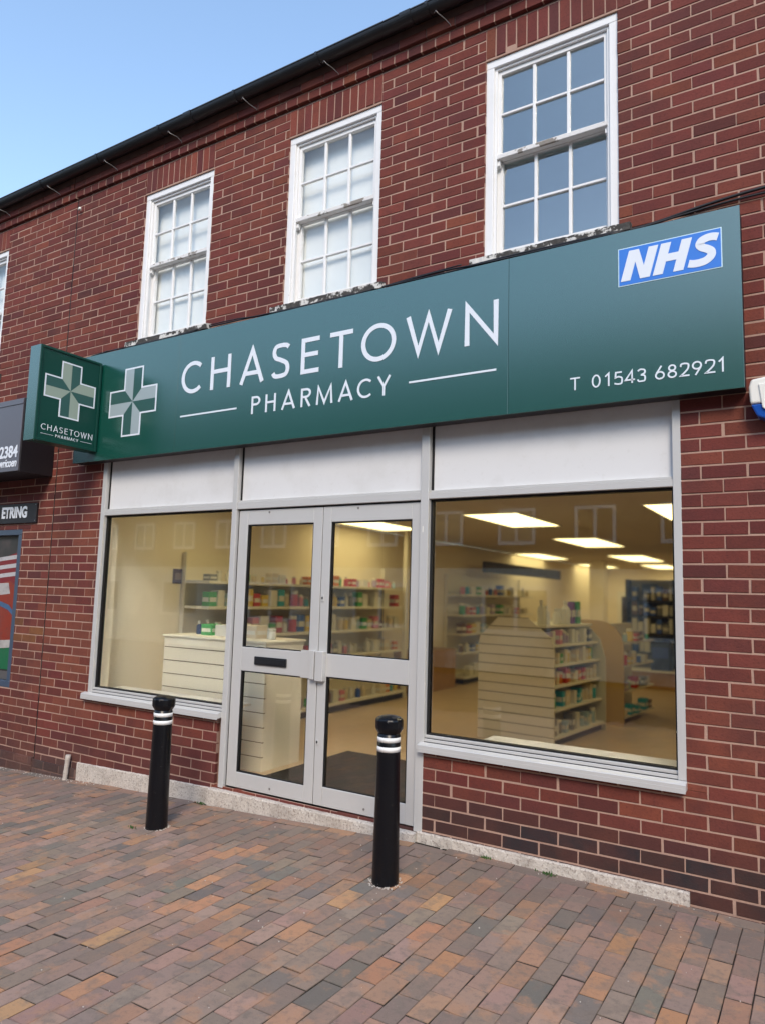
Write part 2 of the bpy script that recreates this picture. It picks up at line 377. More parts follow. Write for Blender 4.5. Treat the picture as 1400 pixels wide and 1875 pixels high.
WT, WB, WW = 4.595, 3.190, 0.876
WX = [-3.018, -1.310, 0.393]
XJ = -4.045                                         # dark movement joint between the two buildings
FL, FR = -3.338, 1.588                              # shopfront opening
holes = [(x, x + WW, WB - 0.09, WT) for x in WX] + [(FL, FR, 0.0, 2.15), (-1.765, -0.002, -0.50, 0.01), (WX[-1] + 1.705 * 1.0 + 0.9, WX[-1] + 1.705 + 0.9 + WW, WB - 0.09, WT)]
sold = [(x, x + WW, WT + 0.008, 4.828) for x in WX] + [(holes[-1][0], holes[-1][1], WT + 0.008, 4.828)]
wall = brick_wall('wall', XJ + 0.009, 7.0, -0.95, 4.832, holes, bld, sold)
nh = [(-6.10, -5.22, WB - 0.09, WT), (-7.40, -4.525, -0.03, 1.51)]
nwall = brick_wall('wall', -9.0, XJ - 0.009, -1.05, 4.832, nh, nbr, [(-6.10, -5.22, WT + 0.008, 4.828)])
# sealant in the joint
MB().box(XJ - 0.0095, XJ + 0.0095, 0.005, 0.05, -0.9, 5.0).build('joint_seal', M['gasket'], bld)

# projecting header courses under the eaves
def corbels(xa, xb, parent):
    mb = MB()
    x = xa
    while x < xb - 0.02:
        add_brick(mb, x + 0.005, min(x + 0.1075, xb), 4.842, 4.908, -0.028, pick(BR, 0.85, 1.1), 0.06); x += 0.1125
    x = xa - 0.06
    while x < xb - 0.02:
        add_brick(mb, max(x + 0.005, xa), min(x + 0.22, xb), 4.920, 4.985, -0.055, pick(BR, 0.8, 1.05), 0.09); x += 0.225
    o = mb.build('eaves_course', M['brick'], parent)
    mm = MB(); mm.box(xa, xb, -0.0250, 0.1, 4.8445, 4.9195); mm.build('mortar', M['mortar'], o)
    mm = MB(); mm.box(xa, xb, -0.050, 0.1, 4.923, 5.05); mm.box(xa, xb, 0.004, 0.1, 4.8322, 4.8443)
    mm.build('mortar', M['dark_mortar'], o)
corbels(XJ + 0.009, 7.0, bld); corbels(-9.0, XJ - 0.009, nbr)

# projecting plinth course at the left
def plinth(xa, xb, parent, z1):
    mb = MB(); o = None
    top = z1
    for r in range(4):
        x = xa + (0.06 if r % 2 else 0.17) - 0.225
        while x < xb:
            a, b = max(x + 0.005, xa), min(x + 0.22, xb)
            if b - a > 0.02: add_brick(mb, a, b, top - 0.066 - r * CH, top - r * CH, -0.020, pick([((0.085, 0.058, 0.050), 3), ((0.105, 0.066, 0.055), 3), ((0.075, 0.05, 0.045), 2)]), 0.05)
            x += 0.225
    o = mb.build('plinth', M['brick'], parent)
    MB().box(xa, xb, -0.0165, 0.02, -1.05, top - 0.003).build('mortar', M['dark_mortar'], o)
plinth(-9.0, XJ - 0.008, nbr, -0.615); plinth(XJ + 0.008, -3.40, bld, -0.628)

# roof, gutter
def roof(xa, xb, parent):
    mb = MB()
    mb.prism([(-0.13, 5.13), (-0.13, 5.10), (0.05, 5.06), (9.0, 5.06), (4.5, 8.1)], 'x', xa, xb); return mb.build('roof', M['tile'], parent)
roof(XJ, 7.0, bld); roof(-9.0, XJ - 0.004, nbr)
GY, GZ, GR = -0.128, 5.062, 0.058
def gutter(xa, xb, parent, clips, unions):
    mb = MB(); seg = 14
    pts = []
    for i in range(seg + 1):
        a = math.pi + math.pi * i / seg; pts.append((GY + GR * math.cos(a), GZ + GR * math.sin(a)))
    pts += [(GY + (GR - 0.004) * math.cos(a), GZ + (GR - 0.004) * math.sin(a)) for a in [2 * math.pi - math.pi * i / seg for i in range(seg + 1)]]
    mb.prism(pts, 'x', xa, xb)
    mb.tube([(xa, GY - GR, GZ), (xb, GY - GR, GZ)], 0.005, 6)
    g = mb.build('gutter', M['black_plastic'], parent)
    for cx in clips + unions:
        m = MB(); wd = 0.011 if cx in clips else 0.045
        q = [(GY + (GR + 0.006) * math.cos(math.pi + math.pi * i / seg), GZ + (GR + 0.006) * math.sin(math.pi + math.pi * i / seg)) for i in range(seg + 1)]
        q = [(q[0][0], GZ + 0.008)] + q + [(q[-1][0], GZ + 0.008)]
        q += [(GY + (GR + 0.001) * math.cos(a), GZ + (GR + 0.001) * math.sin(a)) for a in [2 * math.pi - math.pi * i / seg for i in range(seg + 1)]]
        m.prism(q, 'x', cx - wd, cx + wd); m.build('gutter_clip', M['black_plastic'], g)
    for cx in clips:                                # loose wire stays hooked under the gutter
        b = cx + 0.10 + random.uniform(-0.03, 0.03)
        p = [(b - 0.03, -0.150, 4.985), (b - 0.012, -0.158, 4.993), (b, -0.145, 4.975), (b + 0.02 + random.uniform(-.01, .02), -0.10, 4.958), (b + 0.05, -0.058, 4.935), (b + 0.055, -0.052, 4.92)]
        MB().tube(p, 0.0032, 6).build('wire_stay', M['steel'], g)
    return g
gutter(XJ, 7.0, bld, [-3.55, -2.69, -1.78, -0.93, 0.02, 0.9, 1.8, 2.7, 3.6], [-2.32, -0.15, 3.0])
gutter(-9.0, XJ - 0.003, nbr, [-4.45, -5.3, -6.2, -7.1, -8.0], [-5.28])

# ------------------------------------------------------------------ sash windows
def sash_window(x0, parent, blind, seed):
    rnd = random.Random(seed)
    x1 = x0 + WW; f = 0.055
    mb = MB(); y0, y1 = 0.016, 0.125
    mb.box(x0, x0 + f, y0, y1, WB, WT - f, bev=0.003); mb.box(x1 - f, x1, y0, y1, WB, WT - f, bev=0.003); mb.box(x0, x1, y0, y1, WT - f, WT, bev=0.003)
    s = 0.018                                       # staff bead
    mb.box(x0 + f, x0 + f + s, 0.034, 0.05, WB, WT - f - s, bev=0.002); mb.box(x1 - f - s, x1 - f, 0.034, 0.05, WB, WT - f - s, bev=0.002); mb.box(x0 + f, x1 - f, 0.034, 0.05, WT - f - s, WT - f, bev=0.002)
    win = mb.build('window', M['white_paint'], parent)
    a, b = x0 + f, x1 - f
    zm = 3.885
    def sash(name, za, zb, yc, bot, top, nm):
        m = MB(); d = 0.017; st = 0.040
        m.box(a, a + st, yc - d, yc + d, za, zb, bev=0.002); m.box(b - st, b, yc - d, yc + d, za, zb, bev=0.002)
        m.box(a + st, b - st, yc - d, yc + d, za, za + bot, bev=0.002); m.box(a + st, b - st, yc - d, yc + d, zb - top, zb, bev=0.002)
        ga, gb, g0, g1 = a + st, b - st, za + bot, zb - top
        mu = 0.0105
        for i in (1, 2):
            cx = ga + (gb - ga) * i / 3; jz = rnd.uniform(-.001, .001)
            m.box(cx - mu, cx + mu, yc - 0.012 + jz, yc + 0.012, g0, g1, bev=0.003)
        cz = (g0 + g1) / 2
        for i in range(3):
            p, q = ga + (gb - ga) * i / 3 + (mu if i else 0), ga + (gb - ga) * (i + 1) / 3 - (mu if i < 2 else 0)
            m.box(p, q, yc - 0.0115, yc + 0.0115, cz - mu * 0.85, cz + mu * 0.85, bev=0.003)
        if nm:
            for hx in (a, b - st):                 # horns under the meeting rail
                m.prism([(yc - d + .001, za), (yc + d - .001, za), (yc + d - .001, za - 0.02), (yc + 0.004, za - 0.055), (yc - d + .001, za - 0.04)], 'x', hx + 0.004, hx + st - 0.006)
        o = m.build(name, M['white_paint'], win)
        g = MB(); g.box(ga - 0.004, gb + 0.004, yc + 0.002, yc + 0.005, g0 - 0.004, g1 + 0.004); g.build('pane', M['blind_glass' if blind else 'sash_glass'], win)
        return o
    sash('upper_sash', zm - 0.002, WT - f - 0.004, 0.068, 0.042, 0.045, True)
    sash('lower_sash', WB + 0.012, zm + 0.030, 0.106, 0.060, 0.034, False)
    MB().box(a - 0.004, b + 0.004, 0.036, 0.0505, zm - 0.004, zm + 0.030, bev=0.004).build('meeting_rail', M['peeled'], win)
    # sill with flaking paint
    m = MB(); n = 44
    top = []; bot = []
    for i in range(n + 1):
        x = x0 - 0.075 + (WW + 0.15) * i / n
        yy = -0.056 + rnd.uniform(-0.003, 0.003); zt = WB - 0.004 + rnd.uniform(-0.002, 0.002)
        top.append(((x, 0.09, WB + 0.010), (x, yy, zt - 0.014), (x, yy - rnd.uniform(0, 0.003), WB - 0.065 + rnd.uniform(-.002, .002)), (x, 0.09, WB - 0.085)))
    for A, B in zip(top, top[1:]):
        for k in range(3): m.face((A[k], B[k], B[k+1], A[k+1]))
    m.face(top[0]); m.face(top[-1][::-1])
    m.build('sill', M['flaky'], win, recalc=False)
    if blind:
        MB().box(x0 - 0.01, x1 + 0.02, 0.150, 0.156, WB - 0.02, WT - 0.02).build('blind', M['blind'], win)
    # the room behind
    m = MB(); ra, rb, ry, r0, r1 = x0 - 0.40, x1 + 0.30, 1.3, 2.75, 4.66
    m.face([(ra, .13, r0), (ra, ry, r0), (ra, ry, r1), (ra, .13, r1)]); m.face([(rb, .13, r0), (rb, .13, r1), (rb, ry, r1), (rb, ry, r0)])
    m.face([(ra, ry, r0), (rb, ry, r0), (rb, ry, r1), (ra, ry, r1)]); m.face([(ra, .13, r0), (rb, .13, r0), (rb, ry, r0), (ra, ry, r0)])
    # reveal boards from frame to room
    for (p, q) in ((ra, x0), (x1, rb)): m.face([(p, .131, r0), (q, .131, r0), (q, .131, r1), (p, .131, r1)])
    m.face([(x0, .131, WT), (x1, .131, WT), (x1, .131, r1), (x0, .131, r1)]); m.face([(x0, .131, r0), (x1, .131, r0), (x1, .131, WB), (x0, .131, WB)])
    rm = m.build('room', M['room'], win, recalc=False)
    MB().box(ra, rb, .13, ry, r1, r1 + 0.02).build('room_ceiling', M['room_ceiling'], win)
    return win
for i, x in enumerate(WX): sash_window(x, bld, i < 2, i)
sash_window(holes[-1][0], bld, True, 7); sash_window(-6.098, nbr, True, 9)

# ------------------------------------------------------------------ aluminium shopfront
A = M['alu']
sf = MB()
YF, YB = 0.0, 0.09
sf.box(FL, FL + 0.050, YF, YB, 0.042, 2.12, bev=0.002)                 # left jamb
sf.box(FR - 0.043, FR, YF, YB, 0.045, 2.12, bev=0.002)                # right jamb
sf.box(-1.722, -1.674, YF - 0.004, YB, -0.51, 2.12, bev=0.002)        # mullion beside the doors, left
sf.box(-0.034, 0.025, YF - 0.004, YB, -0.51, 2.12, bev=0.002)         # mullion beside the doors, right
for (a, b) in ((FL + 0.05, -1.722), (0.025, FR - 0.043)):
    sf.box(a, b, YF + 0.004, YB, 1.606, 1.646, bev=0.002)              # transoms
    sf.box(a, b, YF + 0.016, YB, 1.6475, 1.664, bev=0.002)
sf.box(-1.674, -0.034, YF + 0.002, YB, 1.602, 1.655, bev=0.002); sf.box(-1.674, -0.034, YF + 0.018, YB, 1.6565, 1.672, bev=0.002)
for (a, b) in ((FL + 0.05, -1.722), (0.025, FR - 0.043)):
    sf.box(a, b, 0.006, YB, 0.046, 0.066, bev=0.002); sf.box(a, b, 0.018, YB, 0.068, 0.086, bev=0.002)
front = sf.build('shopfront_frame', A, bld)
gk = MB()
for (a, b) in ((FL + 0.05, -1.722), (0.025, FR - 0.043)):
    gk.box(a + 0.0005, a + 0.014, 0.034, 0.075, 0.0865, 1.6055); gk.box(b - 0.012, b - 0.0005, 0.034, 0.075, 0.0865, 1.6055)
    gk.box(a + 0.014, b - 0.012, 0.034, 0.075, 1.592, 1.6055); gk.box(a + 0.014, b - 0.012, 0.034, 0.075, 0.0865, 0.096)
    gk.box(a + 0.0005, a + 0.016, 0.036, 0.075, 1.6645, 2.12)
    gk.box(a, b, 0.0085, 0.06, 0.0661, 0.0679); gk.box(a, b, 0.004, 0.06, 0.0436, 0.0459)
gk.box(-1.6735, -1.660, 0.036, 0.075, 1.6725, 2.12)
gk.build('gasket', M['gasket'], front)
for (a, b, c_) in ((FL + 0.066, -1.722, 'l'), (-1.660, -0.034, 'm'), (0.041, FR - 0.043, 'r')):
    MB().box(a, b, 0.042, 0.075, 1.6645 if c_ != 'm' else 1.6725, 2.12).build('fascia_panel', M['panel'], bld)
for (a, b) in ((FL + 0.064, -1.734), (0.039, FR - 0.055)):
    MB().box(a, b, 0.052, 0.058, 0.0965, 1.5915).build('window_pane', M['glass'], bld)
# sills
def sill(x0, x1):
    m = MB()
    m.prism([(0.012, 0.0435), (0.012, 0.004), (-0.040, -0.003), (-0.044, -0.003), (-0.044, 0.030), (-0.040, 0.034), (-0.004, 0.0435)], 'x', x0, x1)
    m.prism([(-0.0465, 0.012), (-0.0445, 0.012), (-0.0445, -0.012), (-0.0465, -0.012)], 'x', x0 + .001, x1 - .001)
    return m.build('sill', A, bld)
sill(-3.372, -1.7225); sill(0.004, 1.590)
MB().box(0.775 - 0.79, -0.008, -0.006, -0.0042, 1.385, 1.425).build('door_contact', M['white_plastic'], bld)

def door(x0, x1, z0, z1, sl, sr, hand):
    y0, y1 = 0.022, 0.066
    tr, m0, m1, br = 0.112, 0.366 if hand == 'l' else 0.384, 0.543, 0.112 if hand == 'l' else 0.128
    m = MB()
    m.box(x0, x0 + sl, y0, y1, z0, z1, bev=0.0025); m.box(x1 - sr, x1, y0, y1, z0, z1, bev=0.0025)
    a, b = x0 + sl + .0006, x1 - sr - .0006
    m.box(a, b, y0 + .0008, y1, z1 - tr, z1, bev=0.0025); m.box(a, b, y0 + .0008, y1, m0, m1, bev=0.0025); m.box(a, b, y0 + .0008, y1, z0, z0 + br, bev=0.0025)
    d = m.build('door', A, bld)
    for (p, q) in ((z0 + br, m0), (m1, z1 - tr)):
        g = MB()
        g.box(a, a + 0.009, y0 + 0.008, y1 - 0.006, p, q); g.box(b - 0.009, b, y0 + 0.008, y1 - 0.006, p, q)
        g.box(a + 0.009, b - 0.009, y0 + 0.008, y1 - 0.006, q - 0.009, q); g.box(a + 0.009, b - 0.009, y0 + 0.008, y1 - 0.006, p, p + 0.006)
        g.build('gasket', M['gasket'], d)
        MB().box(a + 0.008, b - 0.008, 0.042, 0.047, p + 0.005, q - 0.008).build('pane', M['glass'], d)
    if hand == 'l':
        MB().prism([(-0.992, .362), (-0.890, .362), (-0.890, .557), (-0.992, .557)], 'y', 0.012, 0.0225).build('pull_plate', A, d)
        MB().box(-0.8895, -0.853, -0.020, 0.0215, .360, .560, bev=0.003).build('pull_handle', A, d)
        lb = MB().box(-1.433, -1.125, 0.009, 0.0225, .420, .481, bev=0.004).build('letterbox', M['black_plastic'], d)
        MB().box(-1.420, -1.138, 0.0055, 0.0092, .431, .471, bev=0.003).build('letterbox_flap', M['black_plastic'], d)
    else:
        MB().box(-0.842, -0.776, -0.020, 0.0215, .352, .557, bev=0.003).build('pull_handle', A, d)
    if hand == 'r':
        lk = MB().box(-0.836, -0.812, 0.016, 0.0222, 0.905, 0.955, bev=0.004).build('lock', A, d)
        lk2 = MB().box(-0.836, -0.814, 0.016, 0.0222, -0.090, -0.050, bev=0.004).build('lock', A, d)
        for z in (0.932, -0.068): MB().prism([(-0.824 + .006 * math.cos(t), z + .010 * math.sin(t)) for t in [i * math.pi / 5 for i in range(10)]], 'y', 0.0135, 0.0163).build('keyhole', M['gasket'], d)
    for (bx, bz) in (((x0 + x1) / 2 + .02, z0 + .04), ((x0 + x1) / 2 - .1, z1 - .02)):
        MB().prism([(bx + .008 * math.cos(t), bz + .008 * math.sin(t)) for t in [i * math.pi / 5 for i in range(10)]], 'y', 0.0195, 0.0232).build('screw_cap', M['steel'], d)
    return d
door(-1.662, -0.852, -0.492, 1.590, 0.090, 0.080, 'l'); door(-0.846, -0.042, -0.492, 1.590, 0.072, 0.068, 'r')
MB().box(-1.674, -0.034, 0.010, 0.10, -0.519, -0.500, bev=0.003).build('threshold', A, bld)
m = MB(); m.box(-1.674, -1.6625, 0.03, 0.085, -0.498, 1.60); m.box(-0.8515, -0.8465, 0.03, 0.07, -0.498, 1.60); m.box(-0.0415, -0.0345, 0.03, 0.085, -0.498, 1.60); m.box(-1.6620, -0.0420, 0.034, 0.08, 1.5905, 1.6015)
m.build('gasket', M['gasket'], front)

# stone plinth strips and step
def stone(name, x0, x1, yf, top, zb, seed):
    rnd = random.Random(seed); m = MB(); n = max(8, int((x1 - x0) / 0.035)); rows = []
    for i in range(n + 1):
        x = x0 + (x1 - x0) * i / n; j = lambda s: rnd.gauss(0, s)
        t = top(x)
        rows.append([(x, 0.12, t), (x, yf + 0.007 + j(.001), t + j(.001)), (x, yf + 0.001 + j(.0012), t - 0.007 + j(.001)), (x, yf + j(.0016), t - 0.04), (x, yf - 0.003 + j(.003), zb)])
    for A_, B_ in zip(rows, rows[1:]):
        for k in range(4): m.face((A_[k], B_[k], B_[k+1], A_[k+1]))
    m.face(rows[0]); m.face(rows[-1][::-1])
    return m.build(name, M['stone'], bld, recalc=False)
stone('stone_plinth', -3.392, -1.782, -0.016, lambda x: -0.565 + 0.026 * (x + 3.39), -0.85, 1)
stone('door_step', -1.780, -0.005, -0.050, lambda x: -0.519 + 0.004 * (x + 1.78), -0.85, 2)
stone('stone_plinth', -0.002, 1.593, -0.020, lambda x: -0.503, -0.85, 3)

# ------------------------------------------------------------------ lettering: a light geometric sans drawn as strokes
def smooth(pts, n=7, closed=False):
    P = [Vector(p) for p in pts]; out = []
    N = len(P)
    rng = range(N) if closed else range(N - 1)
    for i in rng:
        if closed: p0, p1, p2, p3 = P[i-1], P[i], P[(i+1) % N], P[(i+2) % N]
        else: p0, p1, p2, p3 = P[max(i-1, 0)], P[i], P[i+1], P[min(i+2, N-1)]
        for k in range(n):
            t = k / n
            out.append(0.5 * ((2*p1) + (p2-p0)*t + (2*p0-5*p1+4*p2-p3)*t*t + (3*p1-p0-3*p2+p3)*t**3))
    if not closed: out.append(P[-1])
    return [tuple(v) for v in out]
def arc(cx, cy, rx, ry, a0, a1, n=30): return [(cx + rx * math.cos(R(a0 + (a1-a0)*i/n)), cy + ry * math.sin(R(a0 + (a1-a0)*i/n))) for i in range(n + 1)]
def glyph(ch, W, s):
    """strokes for a glyph W wide, 1 tall, stroke s (all outer extents)"""
    h = s / 2; l, r, b, t = h, W - h, h, 1 - h; c = W / 2
    if ch == 'C': return [(arc(l + (0.5 - h), 0.5, 0.5 - h, 0.5 - h, 47, 313), 0)]
    if ch == 'O' or ch == '0': return [(arc(c, 0.5, c - h, 0.5 - h, 0, 360, 44), 1)]
    if ch == 'H': return [([(l, 0), (l, 1)], 0), ([(r, 0), (r, 1)], 0), ([(l + h, .54), (r - h, .54)], 0)]
    if ch == 'A': return [([(h * .95, 0), (c, 1.0 - h*0.4), (W - h * .95, 0)], 0), ([(W*0.245, .30), (W*.755, .30)], 0)]
    if ch == 'E': return [([(W, t), (l, t), (l, b), (W, b)], 0), ([(l + h, .53), (W * .94, .53)], 0)]
    if ch == 'T': return [([(0, t), (W, t)], 0), ([(c, 0), (c, 1 - s)], 0)]
    if ch == 'N': return [([(l, 0), (l, 1 - h*.6), (r, h*.6), (r, 1)], 0)]
    if ch == 'M': return [([(l*.9, 0), (l + .06*W, 1 - h), (c, h*1.3), (r - .06*W, 1 - h), (W - l*.9, 0)], 0)]
    if ch == 'W': return [([(h*.95, 1), (W*.28, h*.9), (c, 1 - h*.9), (W*.72, h*.9), (W - h*.95, 1)], 0)]
    if ch == 'Y': return [([(h, 1), (c, .46)], 0), ([(W - h, 1), (c, .46), (c, 0)], 0)]
    if ch in 'PR':
        q = [(l, 0), (l, t), (W*.5, t)] + arc(W*.52, .735, W*.48 - h, .265 - h, 85, -85, 16) + [(W*.5, .47 + h), (l + h, .47 + h)]
        o = [(q, 0)]
        if ch == 'R': o.append(([(W*.48, .47), (W - h, 0)], 0))
        return o
    if ch == 'S': return [(smooth([(W*.93, .86), (W*.80, .945 - h*.4), (W*.52, t), (W*.22, .93 - h*.4), (l + .02*W, .755), (W*.22, .60), (W*.52, .515), (W*.82, .41), (r, .245), (W*.80, .075 + h*.4), (W*.47, b), (W*.20, .055 + h*.4), (h*.8, .17)]), 0)]
    if ch == '1': return [([(0, .74), (c + .12*W, 1 - h*.5), (c + .12*W, 0)], 0)]
    if ch == '2': return [(smooth([(l, .72), (W*.12 + h*.5, .90), (c, t), (r - W*.04, .88), (r, .70), (W*.80, .50), (W*.45, .26), (l, b)]) + [(W, b)], 0)]
    if ch == '3': return [(smooth([(l, .83), (W*.28, .95 - h*.5), (c, t), (r - .05*W, .86), (r - .06*W, .65), (W*.45, .53)]) , 0), (smooth([(W*.42, .53), (W*.82, .46), (r, .27), (W*.82, .08), (c*.95, b), (W*.2, .06), (l*.7, .20)]), 0)]
    if ch == '4': return [([(W*.72, 0), (W*.72, 1 - h), (l*.8, .26), (W, .26)], 0)]
    if ch == '5': return [([(W*.88, t), (W*.22, t), (W*.16, .54)] + smooth([(W*.16, .54), (W*.5, .61), (W*.86, .52), (r, .31), (W*.83, .09), (W*.45, b), (l*.6, .13)]), 0)]
    if ch == '6': return [([(W*.66, 1), (W*.14, .46)], 0), (arc(c, .31, c - h, .31 - h, 0, 360, 30), 1)]
    if ch == '9': return [([(W*.34, 0), (W*.86, .54)], 0), (arc(c, .69, c - h, .31 - h, 0, 360, 30), 1)]
    if ch == '8': return [(arc(c, .75, c*.86 - h, .25 - h, 0, 360, 28), 1), (arc(c, .275, c - h, .275 - h, 0, 360, 30), 1)]
    return []
def strip(mb, pts, wd, to3, closed=False, th=0.003, off=0.0):
    P = [Vector(p) for p in pts]
    Q = [P[0]]
    for p in P[1:]:
        if (p - Q[-1]).length > 1e-5: Q.append(p)
    P = Q
    if closed and (P[0] - P[-1]).length < 1e-5: P = P[:-1]
    n = len(P); L = []; Rr = []
    for i in range(n):
        if closed: a, b = P[i] - P[i-1], P[(i+1) % n] - P[i]
        else: a = P[i] - P[i-1] if i else P[1] - P[0]; b = P[i+1] - P[i] if i < n-1 else P[-1] - P[-2]
        a.normalize(); b.normalize()
        na, nb = Vector((-a.y, a.x)), Vector((-b.y, b.x)); mi = (na + nb)
        if mi.length < 1e-6: mi = na
        mi.normalize(); k = min(1 / max(mi.dot(na), 0.2), 2.6)
        L.append(P[i] + mi * wd/2 * k); Rr.append(P[i] - mi * wd/2 * k)
    f = [[mb.bm.verts.new(to3(v, d)) for v in S] for S, d in ((L, off), (Rr, off), (L, th + off), (Rr, th + off))]
    m = n if closed else n - 1
    for i in range(m):
        j = (i + 1) % n
        for A_, B_ in ((2, 3), (3, 1), (0, 2)): mb.bm.faces.new((f[A_][i], f[A_][j], f[B_][j], f[B_][i]))
    if not closed:
        for i in (0, n-1): mb.bm.faces.new((f[0][i], f[1][i], f[3][i], f[2][i]))
def write(mb, glyphs, z0, H, stroke, to3w, th=0.003):
    """glyphs: list of (char, x0, x1); to3w(x, z, d) gives the 3-D point at depth d in front of the board"""
    for ch, a, b in glyphs:
        for i, (pts, cl) in enumerate(glyph(ch, (b - a) / H, stroke / H)):
            strip(mb, [(a + p[0] * H, z0 + p[1] * H) for p in pts], stroke, lambda v, d: to3w(v.x, v.y, d), bool(cl), th, i * 0.00025)

# ------------------------------------------------------------------ main fascia sign
SY = -0.120
sign = thing('fascia_sign', 'long green fascia sign reading CHASETOWN PHARMACY above the shop window and doors', 'sign')
SL, SR, SB, ST = -3.632, 1.925, 2.085, 3.083
seams = [SL, -2.297, 0.622, SR]
for a, b in zip(seams, seams[1:]):
    MB().box(a + 0.0012, b - 0.0012, SY, SY + 0.012, SB, ST, bev=0.0012).build('sign_panel', M['green'], sign)
m = MB(); m.box(SL + .004, SR - .004, SY + 0.0125, -0.002, SB + .004, ST - .02); m.build('sign_tray', M['grey_side'], sign)
T = lambda x, z, d: (x, SY - 0.0002 - d, z)
m = MB()
write(m, [('C', -2.250, -2.020), ('H', -1.917, -1.700), ('A', -1.600, -1.353), ('S', -1.277, -1.106), ('E', -0.997, -0.833), ('T', -0.738, -0.540), ('O', -0.466, -0.187), ('W', -0.110, 0.234), ('N', 0.326, 0.557)], 2.560, 0.272, 0.0335, T)
tag(m.build('lettering', M['letter'], sign), 'large white capital letters CHASETOWN')
m = MB()
write(m, [('P', -1.463, -1.376), ('H', -1.323, -1.223), ('A', -1.166, -1.037), ('R', -0.984, -0.893), ('M', -0.843, -0.699), ('A', -0.650, -0.524), ('C', -0.489, -0.374), ('Y', -0.327, -0.218)], 2.313, 0.138, 0.0165, T)
tag(m.build('lettering', M['letter'], sign), 'smaller white capital letters PHARMACY')
for a, b in ((-2.242, -1.618), (-0.078, 0.545)): MB().box(a, b, SY - 0.003, SY - 0.0002, 2.371, 2.384).build('rule_line', M['letter'], sign)
m = MB()
xs_ = [(1.137, 1.187), (1.213, 1.245), (1.262, 1.311), (1.322, 1.377), (1.389, 1.436), (1.484, 1.535), (1.549, 1.597), (1.612, 1.660), (1.673, 1.723), (1.737, 1.787), (1.805, 1.835)]
m.bm.free()
for gl in ([('T', 1.011, 1.068)], [(c_, a, b) for c_, (a, b) in zip('01543', xs_[:5])], [(c_, a, b) for c_, (a, b) in zip('682921', xs_[5:])]):
    m = MB(); write(m, gl, 2.182, 0.076, 0.0085, T)
    tag(m.build('lettering', M['letter'], sign), 'small white telephone figures ' + ''.join(g_[0] for g_ in gl))

def cross(parent, cx, cz, arm, hw, to3, light, edge=0.014):
    out = [(-hw, arm), (hw, arm), (hw, hw), (arm, hw), (arm, -hw), (hw, -hw), (hw, -arm), (-hw, -arm), (-hw, -hw), (-arm, -hw), (-arm, hw), (-hw, hw)]
    m = MB(); strip(m, out, edge, lambda v, d: to3(cx + v.x, cz + v.y, d), True, 0.003)
    m2 = MB(); m3 = MB(); e = edge / 2; a_, h_ = arm - e, hw - e
    lay = lambda mm, P: mm.bm.faces.new([mm.bm.verts.new(to3(cx + u, cz + v, 0.0016)) for u, v in P])
    for k in range(4):
        co, si = [(1, 0), (0, 1), (-1, 0), (0, -1)][k]
        rt = lambda P: [(u * co - v * si, u * si + v * co) for u, v in P]
        lay(m2, rt([(0, 0), (-h_, h_), (-h_, a_), (0, a_)])); lay(m3, rt([(0, 0), (0, a_), (h_, a_), (h_, h_)]))
    o = m.build('cross_emblem', M['letter'], parent)
    m2.build('light_facet', light, o, recalc=False); m3.build('dark_facet', M['cross_dark'], o, recalc=False)
    return o
cross(sign, -2.852, 2.580, 0.3, 0.113, T, M['cross_light'])
# health service badge
badge = MB().box(1.292, 1.835, SY - 0.003, SY - 0.0002, 2.754, 2.980).build('badge', M['badge_edge'], sign)
MB().box(1.297, 1.830, SY - 0.0042, SY - 0.0031, 2.759, 2.975).build('badge_field', M['nhs_blue'], badge)
m = MB(); zb_, zh = 2.781, 0.176
sh = lambda x, z: (x + 0.27 * z, z)                # slant
def poly(P, ox):
    P = [sh(x * zh, z * zh) for x, z in P]
    m.prism([(ox + x, zb_ + z) for x, z in P], 'y', SY - 0.0062, SY - 0.0043)
poly([(0, 0), (.30, 0), (.30, .60), (.60, 0), (.90, 0), (.90, 1), (.61, 1), (.61, .42), (.31, 1), (0, 1)], 1.306)
poly([(0, 0), (.30, 0), (.30, .385), (.61, .385), (.61, 0), (.91, 0), (.91, 1), (.61, 1), (.61, .63), (.30, .63), (.30, 1), (0, 1)], 1.480)
S_ = smooth([(.66, .84), (.52, .88), (.36, .88), (.21, .82), (.18, .70), (.28, .60), (.44, .52), (.58, .42), (.61, .28), (.50, .16), (.32, .12), (.15, .125), (.0, .16)], 6)
strip(m, [(1.660 + (x + .27 * z) * zh, zb_ + z * zh) for x, z in S_], 0.24 * zh, lambda v, d: (v.x, SY - 0.0043 - d, v.y), False, 0.0022)
m.build('lettering', M['letter'], badge)

# ------------------------------------------------------------------ projecting box sign
ps = thing('projecting_sign', 'small green box sign with white cross jutting out at the fascia left end', 'sign')
PX0, PX1, PY0, PY1, PZ0, PZ1 = -3.435, -3.290, -0.730, -0.132, 2.165, 2.980
MB().box(PX0 + .003, PX1 - .004, PY0 + .003, PY1 - .001, PZ0 + .003, PZ1 - .003).build('sign_box', M['green_box'], ps)
m = MB(); rw = 0.020
m.box(PX1 - 0.004, PX1 + 0.006, PY0, PY0 + rw, PZ0, PZ1, bev=0.002); m.box(PX1 - 0.004, PX1 + 0.006, PY1 - rw, PY1, PZ0, PZ1, bev=0.002)
m.box(PX1 - 0.004, PX1 + 0.006, PY0 + rw, PY1 - rw, PZ1 - rw, PZ1, bev=0.002); m.box(PX1 - 0.004, PX1 + 0.006, PY0 + rw, PY1 - rw, PZ0, PZ0 + rw, bev=0.002)
m.build('rim', M['green_box'], ps)
MB().box(PX0, PX1 - .0045, PY0 - 0.001, PY0 + 0.0025, PZ0, PZ1, bev=0.001).build('edge_trim', M['green_edge'], ps)
